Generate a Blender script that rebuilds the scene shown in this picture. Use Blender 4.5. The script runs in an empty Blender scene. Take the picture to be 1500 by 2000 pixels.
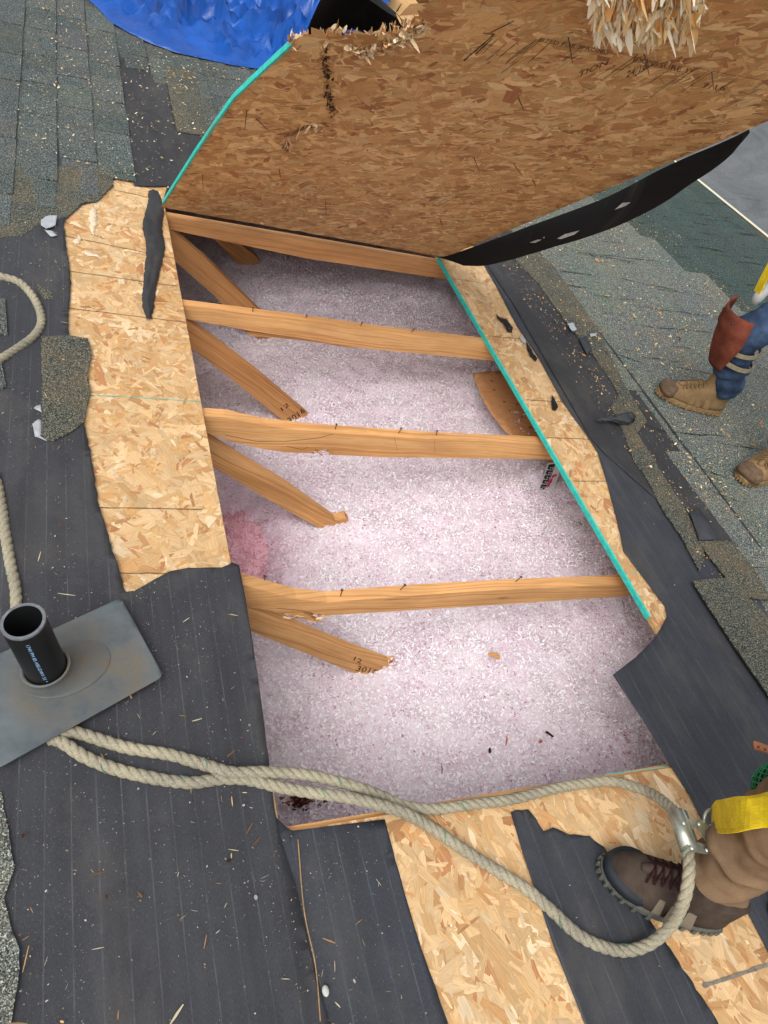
import bpy, bmesh, math, random
import numpy as np
from mathutils import Vector, Matrix, noise as mnoise
from mathutils.geometry import delaunay_2d_cdt
random.seed(7); rng = np.random.default_rng(11)
S = bpy.context.scene
# ------------------------------------------------------------------ camera, sky, sun, exposure
PITCH = math.radians(14)
F_PX, CX, CY = 1481.95, 750., 1000.
# rows: roof axes (u down the slope, v along the ridge, n roof normal) written in camera axes
RM = np.array([[0.91012002, -0.01397175, -0.4141091], [-0.26920801, 0.73980193, -0.61661994], [0.31497397, 0.67267964, 0.66954723]])
CAM = np.array([-0.438, -1.109, 1.475])
T = np.array([[math.cos(PITCH), 0, math.sin(PITCH)], [0, 1, 0], [-math.sin(PITCH), 0, math.cos(PITCH)]])   # roof -> world
UPR = T.T @ np.array([0, 0, 1.])
def W(p): return np.asarray(p, float) @ T.T
def Rf(p): return np.asarray(p, float) @ T                                                              # world -> roof
cd = bpy.data.cameras.new('camera'); cam = bpy.data.objects.new('camera', cd); S.collection.objects.link(cam)
cd.sensor_fit = 'VERTICAL'; cd.sensor_height = 36; cd.lens = F_PX / 2000 * 36; cd.clip_start = .02; cd.clip_end = 500
M4 = Matrix((T @ RM).tolist()).to_4x4(); M4.translation = Vector(W(CAM)); cam.matrix_world = M4
S.camera = cam
S.render.resolution_x, S.render.resolution_y = 768, 1024
SUN_EL, SUN_AZ = math.radians(58), math.radians(-118)       # azimuth measured from +x towards +y, where the sun stands
wd = bpy.data.worlds.new('World'); S.world = wd; wd.use_nodes = True
nt = wd.node_tree; bg = nt.nodes['Background']; sk = nt.nodes.new('ShaderNodeTexSky'); sk.sky_type = 'NISHITA'
sk.sun_disc = False; sk.sun_elevation = SUN_EL; sk.sun_rotation = math.pi / 2 - SUN_AZ; sk.air_density = 1.0; sk.dust_density = 4.0; sk.ozone_density = 1.0
hs = nt.nodes.new('ShaderNodeHueSaturation'); hs.inputs['Saturation'].default_value = .22
nt.links.new(sk.outputs[0], hs.inputs['Color']); nt.links.new(hs.outputs[0], bg.inputs[0]); bg.inputs[1].default_value = .15
sd = bpy.data.lights.new('sun', 'SUN'); sd.energy = .6; sd.angle = math.radians(40); sd.color = (1, .96, .9)
so = bpy.data.objects.new('sun', sd); S.collection.objects.link(so)
sv = Vector((math.cos(SUN_EL) * math.cos(SUN_AZ), math.cos(SUN_EL) * math.sin(SUN_AZ), math.sin(SUN_EL)))
so.rotation_euler = sv.to_track_quat('Z', 'Y').to_euler(); so.location = (0, 0, 8)
S.view_settings.view_transform = 'Standard'; S.view_settings.look = 'None'; S.view_settings.gamma = 1; S.view_settings.exposure = .8
# ------------------------------------------------------------------ geometry of the view: a pixel's ray met with a real plane
def ray(x, y): return RM @ np.array([x - CX, CY - y, -F_PX])
def on(x, y, ax, val):
    d = ray(x, y); return CAM + d * ((val - CAM[ax]) / d[ax])
def P(x, y, n=0.): return on(x, y, 2, n)
def onz(x, y, z):
    d = ray(x, y); return CAM + d * ((z - UPR @ CAM) / (UPR @ d))
def onpl(x, y, P0, N):
    d = ray(x, y); return CAM + d * ((N @ (P0 - CAM)) / (N @ d))
def uvs(px, n=0.): return [tuple(P(x, y, n)[:2]) for x, y in px]
def fn(x, y, z=0.): return mnoise.noise(Vector((x, y, z)))
# ------------------------------------------------------------------ materials
def lin(c): return tuple(((v / 255) / 12.92 if v / 255 <= .04045 else ((v / 255 + .055) / 1.055) ** 2.4) for v in c) + (1,)
class NB:
    def __init__(s, name, rough=.8, spec=.3, **kw):
        s.m = bpy.data.materials.new(name); s.m.use_nodes = True; s.t = s.m.node_tree; s.b = s.t.nodes['Principled BSDF']
        s.b.inputs['Roughness'].default_value = rough; s.b.inputs['Specular IOR Level'].default_value = spec
        for k, v in kw.items(): s.b.inputs[k].default_value = v
    def n(s, ty, **kw):
        nd = s.t.nodes.new(ty)
        for k, v in kw.items():
            if k in nd.inputs.keys(): s.put(nd.inputs[k], v)
            else: setattr(nd, k, v)
        return nd
    def put(s, sock, v):
        if isinstance(v, bpy.types.NodeSocket): s.t.links.new(v, sock)
        else: sock.default_value = v
    def coord(s, kind='UV', scale=(1, 1, 1), loc=(0, 0, 0), rot=(0, 0, 0)):
        tc = s.n('ShaderNodeTexCoord'); mp = s.n('ShaderNodeMapping'); s.t.links.new(tc.outputs[kind], mp.inputs[0])
        mp.inputs['Scale'].default_value = scale; mp.inputs['Location'].default_value = loc; mp.inputs['Rotation'].default_value = rot
        return mp.outputs[0]
    def noise(s, vec, scale, detail=3, rough=.55, dist=0.):
        nd = s.n('ShaderNodeTexNoise'); s.put(nd.inputs['Vector'], vec); nd.inputs['Scale'].default_value = scale
        nd.inputs['Detail'].default_value = detail; nd.inputs['Roughness'].default_value = rough; nd.inputs['Distortion'].default_value = dist
        return nd.outputs['Fac']
    def vor(s, vec, scale, out='Distance', feature='F1', rnd=1.):
        nd = s.n('ShaderNodeTexVoronoi'); nd.feature = feature; s.put(nd.inputs['Vector'], vec); nd.inputs['Scale'].default_value = scale
        nd.inputs['Randomness'].default_value = rnd
        return nd.outputs[out]
    def ramp(s, fac, stops, interp='LINEAR'):
        nd = s.n('ShaderNodeValToRGB'); s.put(nd.inputs[0], fac); cr = nd.color_ramp; cr.interpolation = interp
        while len(cr.elements) < len(stops): cr.elements.new(.5)
        for e, (p, c) in zip(cr.elements, stops): e.position = p; e.color = c if len(c) == 4 else lin(c)
        return nd.outputs[0]
    def mix(s, fac, a, b, mode='MIX'):
        nd = s.n('ShaderNodeMix'); nd.data_type = 'RGBA'; nd.blend_type = mode
        s.put(nd.inputs[0], fac); s.put(nd.inputs[6], a); s.put(nd.inputs[7], b); return nd.outputs[2]
    def math(s, op, a, b=0.): 
        nd = s.n('ShaderNodeMath'); nd.operation = op; s.put(nd.inputs[0], a); s.put(nd.inputs[1], b); return nd.outputs[0]
    def attr(s, name):
        nd = s.n('ShaderNodeAttribute'); nd.attribute_name = name; return nd.outputs['Color']
    def col(s, c): s.put(s.b.inputs['Base Color'], c); return s
    def bump(s, h, strength=.3, dist=.002):
        nd = s.n('ShaderNodeBump'); s.put(nd.inputs['Height'], h); nd.inputs['Strength'].default_value = strength; nd.inputs['Distance'].default_value = dist
        s.t.links.new(nd.outputs[0], s.b.inputs['Normal']); return s
def BW(v): return (v, v, v, 1)
def plain(name, c, rough=.7, spec=.3, var=.12, scale=40, bumps=.15, kind='Object', **kw):
    b = NB(name, rough, spec, **kw); v = b.coord(kind); nz = b.noise(v, scale, 4, .6)
    c0 = lin(c); lo = tuple(x * (1 - var) for x in c0[:3]) + (1,); hi = tuple(min(1, x * (1 + var)) for x in c0[:3]) + (1,)
    b.col(b.ramp(nz, [(.3, lo), (.7, hi)])).bump(nz, bumps, .002); return b.m
def mat_osb(name, tint=(255, 255, 255), grain=.5):
    b = NB(name, .75, .25); v = b.coord('UV', (7, 230, 1)); g = b.noise(v, 1, 4, .7, .25)
    fine = b.noise(b.coord('UV', (40, 500, 1)), 1, 2, .6)
    sp = b.vor(b.coord('UV', (60, 220, 1)), 1)
    c = b.mix(1, b.attr('Col'), b.ramp(g, [(.25, BW(1 - grain * .55)), (.5, BW(.97)), (.8, BW(1.06))]), 'MULTIPLY')
    c = b.mix(1, c, b.ramp(fine, [(.3, BW(.8)), (.55, BW(1.0))]), 'MULTIPLY')
    c = b.mix(1, c, b.ramp(sp, [(.03, BW(.45)), (.12, BW(1))]), 'MULTIPLY')
    c = b.mix(1, c, lin(tint), 'MULTIPLY')
    b.col(c).bump(b.math('ADD', g, fine), .5, .0012); return b.m
def mat_wood(name, base=(192, 134, 82), dark=(146, 90, 46), light=(212, 162, 108)):
    b = NB(name, .7, .25); v = b.coord('UV'); warp = b.noise(b.coord('UV', (2.2, 9, 1)), 1, 2, .5)
    v2 = b.n('ShaderNodeVectorMath', operation='ADD'); b.put(v2.inputs[0], b.coord('UV', (.9, 120, 1)))
    cb = b.n('ShaderNodeCombineXYZ'); b.put(cb.inputs[1], b.math('MULTIPLY', warp, 7.)); b.put(v2.inputs[1], cb.outputs[0])
    rings = b.noise(v2.outputs[0], 1.0, 2, .5, .2); fib = b.noise(b.coord('UV', (14, 700, 1)), 1, 2, .5)
    c = b.mix(.45, b.ramp(rings, [(.28, dark), (.42, base), (.56, light), (.75, base)]), lin(base))
    kv = b.vor(b.coord('UV', (3.3, 11, 1), (.3, .2, 0)), 1)
    c = b.mix(b.ramp(kv, [(.05, BW(.9)), (.12, BW(.0))]), c, lin((92, 50, 26)))
    c = b.mix(1, c, b.ramp(fib, [(.3, BW(.82)), (.6, BW(1.03))]), 'MULTIPLY')
    blot = b.noise(b.coord('UV', (3, 8, 1)), 1.3, 3); c = b.mix(1, c, b.ramp(blot, [(.3, BW(.8)), (.65, BW(1.05))]), 'MULTIPLY')
    b.col(c).bump(b.math('ADD', rings, fib), .35, .001); return b.m
def mat_felt(name, base=(52, 53, 57), lines=True, dust=.5, rough=.78):
    b = NB(name, rough, .35); v = b.coord('UV'); w1 = b.noise(b.coord('UV', (700, 160, 1)), 1, 2, .6); big = b.noise(v, 5, 4, .6)
    st = b.noise(b.coord('UV', (26, 1.6, 1)), 1, 4, .6)
    b0 = lin(base); f = lambda k: tuple(x * k for x in b0[:3]) + (1,)
    c = b.mix(.5, b.ramp(big, [(.3, f(.72)), (.7, f(1.28))]), b.ramp(st, [(.3, f(.68)), (.7, f(1.35))]))
    c = b.mix(1, c, b.ramp(w1, [(.3, BW(.72)), (.7, BW(1.25))]), 'MULTIPLY')
    if lines:
        sx = b.n('ShaderNodeSeparateXYZ'); wob = b.noise(b.coord('UV', (3, 1.5, 1)), 1, 2)
        b.put(sx.inputs[0], v); u = b.math('ADD', sx.outputs[0], b.math('MULTIPLY', wob, .006))
        fr = b.math('FRACT', b.math('MULTIPLY', u, 1 / .044)); d = b.math('ABSOLUTE', b.math('SUBTRACT', fr, .5))
        ln = b.ramp(d, [(.0, BW(1)), (.022, BW(.6)), (.04, BW(0))]); brk = b.ramp(b.noise(b.coord('UV', (60, 9, 1)), 1, 4, .75), [(.46, BW(.03)), (.78, BW(.26))])
        c = b.mix(b.math('MULTIPLY', ln, brk), c, lin((150, 156, 160)))
    dm = b.noise(b.coord('UV', (4.2, 2.6, 1)), 1, 6, .72, .4); c = b.mix(b.ramp(dm, [(.5, BW(0)), (.72, BW(.38))]), c, lin((92, 86, 78)))
    sp = b.noise(b.coord('UV', (330, 330, 1)), 1, 2, .7); reg = b.noise(v, 3.1, 3, .6)
    c = b.mix(b.math('MULTIPLY', b.ramp(sp, [(.66, BW(0)), (.74, BW(dust))]), b.ramp(reg, [(.38, BW(.1)), (.62, BW(1))])), c, lin((165, 162, 150)))
    b.col(c).bump(b.math('ADD', w1, b.math('MULTIPLY', big, 2)), .3, .0012); return b.m
def mat_shingle(name, tint=(255, 255, 255), tan=.25, light=1.):
    b = NB(name, .92, .15); v = b.coord('UV', (1, 1, 1)); g = b.vor(v, 450, 'Color'); sx = b.n('ShaderNodeSeparateColor'); b.put(sx.inputs[0], g)
    g2 = b.noise(v, 240, 3, .7); big = b.noise(v, 5, 4, .6)
    L = lambda c: tuple(min(1, x * light) for x in lin(c)[:3]) + (1,)
    c = b.ramp(sx.outputs[0], [(0, L((30, 36, 38))), (.3, L((62, 71, 73))), (.6, L((92, 101, 100))), (.85, L((132, 138, 133))), (1, L((178, 178, 165)))])
    c = b.mix(1, c, b.ramp(g2, [(.3, BW(.5)), (.7, BW(1.45))]), 'MULTIPLY')
    c = b.mix(1, c, b.attr('Col'), 'MULTIPLY')
    c = b.mix(b.math('MULTIPLY', b.ramp(big, [(.42, BW(0)), (.7, BW(1))]), tan), c, lin((142, 122, 88)))
    c = b.mix(1, c, lin(tint), 'MULTIPLY')
    b.col(c).bump(sx.outputs[1], .6, .002); return b.m
MT = {}
MT['osb'] = mat_osb('oriented strand board', (236, 234, 240)); MT['osb_old'] = mat_osb('aged strand board', (255, 250, 238), .6)
MT['wood'] = mat_wood('fir lumber'); MT['wood_pale'] = mat_wood('fresh fir lumber', (204, 148, 92), (164, 106, 58), (226, 182, 126))
MT['felt'] = mat_felt('synthetic underlayment'); MT['felt_clean'] = mat_felt('clean underlayment', (50, 53, 59), True, .2)
MT['felt_black'] = mat_felt('black underlayment back', (10, 10, 10), False, .2, .85)
MT['felt_scrap'] = mat_felt('scrap underlayment', (46, 46, 48), False, .3)
MT['shingle'] = mat_shingle('grey green shingle', (252, 250, 250), .1, .68); MT['shingle_far'] = mat_shingle('weathered shingle', (255, 250, 244), .12, 1.02)
MT['shingle_tan'] = mat_shingle('starter shingle', (250, 240, 225), .22, .68); MT['shingle_dark'] = mat_shingle('lower roof shingle', (215, 235, 232), .05, .58)
MT['shingle_side'] = plain('asphalt edge', (28, 28, 28), .95, .1)
MT['teal'] = plain('turquoise edge paint', (52, 186, 172), .6, .3, .2, 60)
MT['black_pipe'] = plain('black abs plastic', (17, 18, 19), .42, .4, .2, 30, .05)
MT['grey_plastic'] = plain('grey flashing plastic', (112, 120, 124), .6, .35, .14, 9, .05)
MT['rust'] = plain('nail steel', (70, 52, 42), .5, .5, .3, 90)
def mat_simple_attr(name, rough=.8, tr=0.):
    b = NB(name, 1., .05); b.col(b.attr('Col')); return b.m
MT['attr'] = mat_simple_attr('loose bits')
# ------------------------------------------------------------------ object builders
ORG = {}; COL = S.collection
def tag(o, label=None, cat=None, group=None, kind=None):
    if label: o['label'] = label
    if cat: o['category'] = cat
    if group: o['group'] = group
    if kind: o['kind'] = kind
    return o
def empty(name, loc_roof, label, cat, group=None):
    o = bpy.data.objects.new(name, None); o.empty_display_size = .05; COL.objects.link(o); l = W(loc_roof); o.location = l; ORG[o.name] = np.array(l)
    return tag(o, label, cat, group)
def link(name, me, mat, parent, V):
    if parent is None:
        org = np.array([V[:, 0].mean(), V[:, 1].mean(), V[:, 2].min()])
    else: org = ORG[parent.name]
    me.transform(Matrix.Translation(Vector(-org)))
    o = bpy.data.objects.new(name, me); COL.objects.link(o)
    if parent is None: o.location = org
    else: o.parent = parent
    ORG[o.name] = org
    if mat: me.materials.append(mat)
    return o
def mk(name, V, F, mat, parent=None, uv=None, col=None, smooth=False):
    """V in roof coordinates; uv per vertex; col per vertex"""
    V = np.asarray(V, float); Vw = W(V); me = bpy.data.meshes.new(name)
    me.from_pydata(Vw.tolist(), [], [list(map(int, f)) for f in F]); me.update()
    li = np.empty(len(me.loops), np.int32); me.loops.foreach_get('vertex_index', li)
    uva = np.asarray(uv, float) if uv is not None else V[:, :2]
    ul = me.uv_layers.new(name='UVMap'); ul.data.foreach_set('uv', uva[li].ravel())
    ca = me.color_attributes.new('Col', 'FLOAT_COLOR', 'POINT')
    c = np.ones((len(V), 4)); 
    if col is not None: c[:, :3] = col
    ca.data.foreach_set('color', c.ravel())
    if smooth: me.polygons.foreach_set('use_smooth', [True] * len(me.polygons))
    return link(name, me, mat, parent, Vw)
def soup(name, Q, col, mat, parent=None, uv=None, smooth=False):
    """Q: (N,k,3) polygons in roof coordinates, col (N,3), uv (N,k,2)"""
    N, k, _ = Q.shape; V = Q.reshape(-1, 3); Vw = W(V); me = bpy.data.meshes.new(name)
    me.vertices.add(N * k); me.vertices.foreach_set('co', Vw.ravel()); me.loops.add(N * k); me.loops.foreach_set('vertex_index', np.arange(N * k, dtype=np.int32))
    me.polygons.add(N); me.polygons.foreach_set('loop_start', np.arange(0, N * k, k, dtype=np.int32)); me.polygons.foreach_set('loop_total', np.full(N, k, np.int32)); me.update()
    ul = me.uv_layers.new(name='UVMap'); ul.data.foreach_set('uv', (V[:, :2] if uv is None else uv.reshape(-1, 2)).ravel())
    ca = me.color_attributes.new('Col', 'FLOAT_COLOR', 'POINT'); c = np.ones((N * k, 4)); c[:, :3] = np.repeat(col, k, 0); ca.data.foreach_set('color', c.ravel())
    me.validate(); return link(name, me, mat, parent, Vw)
def dens(poly, step, amp=0., seed=0., closed=True):
    out = []; m = len(poly)
    for i in range(m if closed else m - 1):
        a = np.array(poly[i], float); b = np.array(poly[(i + 1) % m], float); L = np.linalg.norm(b - a); k = max(1, int(L / step)); d = (b - a) / max(L, 1e-9); nr = np.array([-d[1], d[0]])
        for j in range(k):
            p = a + (b - a) * j / k
            if amp and j: p = p + nr * amp * (fn(p[0] * 55, p[1] * 55, seed) + .6 * fn(p[0] * 190, p[1] * 190, seed + 3))
            out.append(p)
    if not closed: out.append(np.array(poly[-1], float))
    return out
def inside(poly, pts):
    poly = np.asarray(poly); x, y = pts[:, 0], pts[:, 1]; r = np.zeros(len(pts), bool); j = len(poly) - 1
    for i in range(len(poly)):
        xi, yi = poly[i]; xj, yj = poly[j]
        if yi != yj: r ^= ((yi > y) != (yj > y)) & (x < (xj - xi) * (y - yi) / (yj - yi) + xi)
        j = i
    return r
def tri_poly(poly, grid):
    """triangulate a polygon with inner points; returns 2D verts, faces"""
    poly = np.array([tuple(p) for p in poly]); lo, hi = poly.min(0), poly.max(0)
    if grid:
        gx, gy = np.meshgrid(np.arange(lo[0] + grid / 2, hi[0], grid), np.arange(lo[1] + grid / 2, hi[1], grid)); g = np.c_[gx.ravel(), gy.ravel()]
        g = g[inside(poly, g)]; g = g + rng.uniform(-.15, .15, g.shape) * grid
    else: g = np.zeros((0, 2))
    allp = [Vector(p) for p in np.r_[poly, g]]
    r = delaunay_2d_cdt(allp, [], [list(range(len(poly)))], 1, 1e-6)
    return np.array([tuple(v) for v in r[0]]), r[2]
def sheet(name, poly, nfun, mat, parent=None, grid=.03, thick=.0015, place=None, smooth=True, col=None):
    """thin sheet over polygon (2D sheet coordinates); nfun(u,v)->height; place maps (u,v,h)->roof coordinates"""
    v2, F = tri_poly(poly, grid); h = np.array([nfun(a, b) for a, b in v2]); n = len(v2)
    top = np.c_[v2, h]; bot = np.c_[v2, h - thick]; V = np.r_[top, bot]
    from collections import defaultdict
    ec = defaultdict(int)
    for f in F:
        for i in range(len(f)): ec[(f[i], f[(i + 1) % len(f)])] += 1
    FF = [tuple(f) for f in F] + [tuple(i + n for i in reversed(f)) for f in F]
    for (a, b) in list(ec):
        if (b, a) not in ec: FF.append((b, a, a + n, b + n))
    P3 = V if place is None else np.array([place(*p) for p in V])
    return mk(name, P3, FF, mat, parent, uv=V[:, :2], smooth=smooth, col=col)
def box(c, sx, sy, sz, ax=None):
    s = np.array([[i, j, k] for i in (-.5, .5) for j in (-.5, .5) for k in (-.5, .5)]) * [sx, sy, sz]
    if ax is not None: s = s @ np.asarray(ax)
    F = [(0, 1, 3, 2), (4, 6, 7, 5), (0, 4, 5, 1), (2, 3, 7, 6), (0, 2, 6, 4), (1, 5, 7, 3)]
    return s + np.asarray(c), F
def merge(parts):
    V = []; F = []; o = 0
    for v, f in parts: V.append(np.asarray(v, float)); F += [tuple(i + o for i in q) for q in f]; o += len(v)
    return np.concatenate(V), F
def frames(pts):
    pts = np.asarray(pts, float); t = np.gradient(pts, axis=0); t /= np.linalg.norm(t, axis=1)[:, None] + 1e-12
    up = np.array([0, 0, 1.]) if abs(t[0][2]) < .9 else np.array([1., 0, 0]); a = np.cross(t[0], up); a /= np.linalg.norm(a); A = [a]
    for i in range(1, len(t)):
        a = A[-1] - t[i] * (A[-1] @ t[i]); a /= np.linalg.norm(a); A.append(a)
    A = np.array(A); return t, A, np.cross(t, A)
def tube(pts, r, k=8, caps=True):
    pts = np.asarray(pts, float); n = len(pts); t, A, B = frames(pts); r = np.broadcast_to(np.asarray(r, float), (n,)); V = []; F = []
    for i in range(n):
        for j in range(k):
            an = 2 * math.pi * j / k; V.append(pts[i] + r[i] * (math.cos(an) * A[i] + math.sin(an) * B[i]))
    for i in range(n - 1):
        for j in range(k): F.append((i * k + j, i * k + (j + 1) % k, (i + 1) * k + (j + 1) % k, (i + 1) * k + j))
    if caps: F.append(tuple(range(k - 1, -1, -1))); F.append(tuple((n - 1) * k + j for j in range(k)))
    return np.array(V), F
def spline(ctrl, step=.01):
    c = np.asarray(ctrl, float); c = np.r_[[2 * c[0] - c[1]], c, [2 * c[-1] - c[-2]]]; out = []
    for i in range(1, len(c) - 2):
        p0, p1, p2, p3 = c[i - 1:i + 3]; k = max(2, int(np.linalg.norm(p2 - p1) / step))
        for j in range(k):
            t = j / k; out.append(.5 * ((2 * p1) + (-p0 + p2) * t + (2 * p0 - 5 * p1 + 4 * p2 - p3) * t * t + (-p0 + 3 * p1 - 3 * p2 + p3) * t ** 3))
    out.append(c[-2]); return np.array(out)
def textmesh(s, size=1.):
    cu = bpy.data.curves.new('t', 'FONT'); cu.body = s; cu.size = size; cu.resolution_u = 2; o = bpy.data.objects.new('t', cu); COL.objects.link(o)
    bpy.context.view_layer.update(); me = bpy.data.meshes.new_from_object(o.evaluated_get(bpy.context.evaluated_depsgraph_get()))
    V = np.array([v.co[:] for v in me.vertices]).reshape(-1, 3); F = [tuple(p.vertices) for p in me.polygons]
    bpy.data.objects.remove(o); bpy.data.curves.remove(cu); bpy.data.meshes.remove(me); return V, F
def textquad(s, corners, squeeze=1.):
    """letters mapped on a quad (bottom left, bottom right, top right, top left) in roof coordinates"""
    V, F = textmesh(s); lo, hi = V.min(0), V.max(0); a = (V[:, 0] - lo[0]) / (hi[0] - lo[0]); b = (V[:, 1] - lo[1]) / (hi[1] - lo[1]); c = [np.asarray(q, float) for q in corners]
    a = a[:, None]; b = b[:, None]; return (c[0] * (1 - a) + c[1] * a) * (1 - b) + (c[3] * (1 - a) + c[2] * a) * b, F
# ------------------------------------------------------------------ strand board flakes
PAL_NEW = [((222, 186, 132), 9), ((230, 196, 144), 7), ((214, 174, 118), 6), ((208, 160, 104), 3), ((198, 142, 92), 1.3), ((238, 212, 168), 1.6), ((188, 142, 94), .8)]
PAL_OLD = [((220, 176, 124), 7), ((208, 160, 108), 6), ((232, 192, 142), 4), ((196, 144, 98), 3), ((178, 122, 84), 1.1), ((238, 204, 156), 1.4)]
def clip_half(poly, nrm, d):
    out = []
    for i in range(len(poly)):
        a, b = poly[i], poly[(i + 1) % len(poly)]; da, db = a @ nrm - d, b @ nrm - d
        if da <= 0: out.append(a)
        if (da < 0 < db) or (db < 0 < da): out.append(a + (b - a) * da / (da - db))
    return out
def flakes(bounds, N, pal, halves, place=None, h0=.0002, h1=.0018, big=1., ori=None, keep=None, seed=1, name='strands', parent=None, mat=None):
    r = np.random.default_rng(seed); cols = np.array([lin(c)[:3] for c, _ in pal]); w = np.array([q for _, q in pal]); w = w / w.sum()
    (u0, u1), (v0, v1) = bounds; V = []; F = []; UV = []; CO = []
    cen = np.c_[r.uniform(u0, u1, N), r.uniform(v0, v1, N)]
    if keep is not None: cen = cen[keep(cen)]
    M = len(cen); L = np.clip(np.exp(r.normal(math.log(.034 * big), .8, M)), .004, .16); Wd = np.clip(L * np.exp(r.normal(math.log(.24), .45, M)), .002, .042)
    hh = h0 + (h1 - h0) * (1 - np.clip(L / .15, 0, 1) ** .5 * .75) * r.uniform(.3, 1, M)
    for i in range(M):
        an = r.uniform(0, math.pi) if ori is None or r.random() > ori[1] else ori[0] + r.normal(0, .35)
        l, wd = L[i] / 2, Wd[i] / 2; sk_ = r.uniform(-.3, .3) * wd; j = lambda s=.25: r.uniform(-s, s) * wd
        pts = [(-l + j(1.2), -wd + j()), (-l * .3, -wd + j()), (l * .4, -wd + j(.4)), (l + j(1.4), -wd * .8 + j()), (l + j(1.4) + sk_, wd * .3 + j()), (l * .6, wd + j()), (-l * .2, wd + j(.4)), (-l + j(1.4), wd * .7 + j())]
        ca, sa = math.cos(an), math.sin(an); loc = np.array(pts); g = loc @ np.array([[ca, sa], [-sa, ca]]) + cen[i]
        pl = [np.array([*g[k], *loc[k]]) for k in range(8)]
        for nrm, d in halves:
            pl = clip_half(pl, np.array([nrm[0], nrm[1], 0, 0]), d)
            if len(pl) < 3: break
        if len(pl) < 3: continue
        o = len(V); k = cols[r.choice(len(cols), p=w)] * r.uniform(.82, 1.14); off = r.uniform(0, 50, 2); tl = r.normal(0, .006, 2)
        for q in pl: V.append((q[0], q[1], hh[i] + q[2] * tl[0] + q[3] * tl[1])); UV.append((q[2] + off[0], q[3] + off[1])); CO.append(k)
        F.append(tuple(range(o, len(V))))
    V = np.array(V); V[:, 2] = np.maximum(V[:, 2], h0 * .5)
    if place is not None: V = np.array([place(*p) for p in V])
    return mk(name, V, F, mat, parent, uv=np.array(UV), col=np.array(CO))
# ================================================================== THE SETTING
DT = .014                                   # deck thickness
HU0, HU1, HV0, HV1 = 0., 1.222, -.605, 1.90  # the sawn opening
def slab(u0, u1, v0, v1, n0, n1):
    return box(((u0 + u1) / 2, (v0 + v1) / 2, (n0 + n1) / 2), u1 - u0, v1 - v0, n1 - n0)
U0, U1, V0, V1 = -3.2, 4.3, -5., 11.
# ground far below the eave
gz = -4.; g = []
for x, y in ((-60, -60), (60, -60), (60, 60), (-60, 60)): g.append(Rf((x, y, gz)))
gb = NB('driveway', .9, .2); gv = gb.coord('UV'); gn = gb.noise(gv, 1.1, 7, .75, 1.2); gf = gb.noise(gv, 60, 3, .7)
gb.col(gb.mix(.4, gb.ramp(gn, [(.35, (44, 48, 52)), (.65, (88, 92, 95))]), gb.ramp(gf, [(.3, (60, 64, 68)), (.7, (150, 152, 152))])))
o = mk('ground', g, [(0, 1, 2, 3)], gb.m, uv=[(-60, -60), (60, -60), (60, 60), (-60, 60)]); tag(o, 'grey paved ground far below the eave', 'ground', kind='structure')
# exterior walls closing the attic
wv = []; wf = []
cor = [(U0 + .02, V0 + .02), (U1 - .3, V0 + .02), (U1 - .3, V1 - .02), (U0 + .02, V1 - .02)]
for i in range(4):
    a, b = cor[i], cor[(i + 1) % 4]; A = W((*a, -.2)); B = W((*b, -.2)); o_ = len(wv)
    for q, z in ((A, A[2]), (B, B[2]), (B, gz), (A, gz)): wv.append(Rf((q[0], q[1], z)))
    wf.append((o_, o_ + 1, o_ + 2, o_ + 3))
o = mk('house_wall', wv, wf, plain('wall siding', (150, 146, 138)), smooth=False); tag(o, 'pale siding walls of the house under the roof edge', 'wall')
# ---- roof sheathing
deck = empty('roof_sheathing', (.6, .6, -.02), 'pale strand board roof sheathing with a sawn opening, bare in ragged strips around it', 'sheathing')
mk('board', *merge([slab(U0, HU0, V0, V1, -DT, 0), slab(HU1, U1, V0, V1, -DT, 0), slab(HU0 + 1e-4, HU1 - 1e-4, V0, HV0, -DT, 0), slab(HU0 + 1e-4, HU1 - 1e-4, HV1, V1, -DT, 0)]),
   plain('board core', (190, 150, 98), .85, .2, .25, 90), deck)
flakes(((-.46, .0), (-.12, 2.05)), 3600, PAL_NEW, [((1, 0), HU0)], parent=deck, mat=MT['osb'], seed=3)
flakes(((1.222, 1.52), (-.35, 2.0)), 2300, PAL_NEW, [((-1, 0), -HU1 - .001)], parent=deck, mat=MT['osb'], seed=4, ori=(1.2, .4))
flakes(((.1, 1.35), (-1.75, -.6)), 5600, PAL_NEW, [((0, 1), HV0)], parent=deck, mat=MT['osb'], seed=5, big=1.5, ori=(1.9, .55))
# turquoise painted cut edges
pts = [(HU1 - .003, v) for v in np.arange(-.16, 1.86, .03)]
V = []; F = []
for i, (u, v) in enumerate(pts):
    w_ = .0052 + .0018 * fn(v * 9, 3) + .0015 * fn(v * 60, 1)
    V += [(u, v, -DT - .001), (u, v, .0022), (HU1 + w_ - .001, v, .0026)]
    if i: k = 3 * i; F += [(k - 3, k, k + 1, k - 2), (k - 2, k + 1, k + 2, k - 1)]
o = mk('painted_edge', V, F, MT['teal'], deck)
def strokes(px, w, n=.0024, jit=.0012, mat='', name='marking_line', parent=deck, seed=0):
    for s_ in px:
        a = P(*s_[0]); b = P(*s_[1]); L = np.linalg.norm(b - a); k = int(L / .008) + 2; d = (b - a) / L; nr = np.array([-d[1], d[0], 0]); V = []; F = []
        for i in range(k):
            p = a + (b - a) * i / (k - 1) + nr * fn(i * .13, seed + a[0] * 7) * .002; ww = w * (.65 + .7 * abs(fn(i * .45, seed, a[1] * 3)))
            V += [p + nr * ww + [0, 0, n], p - nr * ww + [0, 0, n]]
            if i: F.append((2 * i - 2, 2 * i - 1, 2 * i + 1, 2 * i))
        mk(name, V, F, mat, parent)
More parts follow.
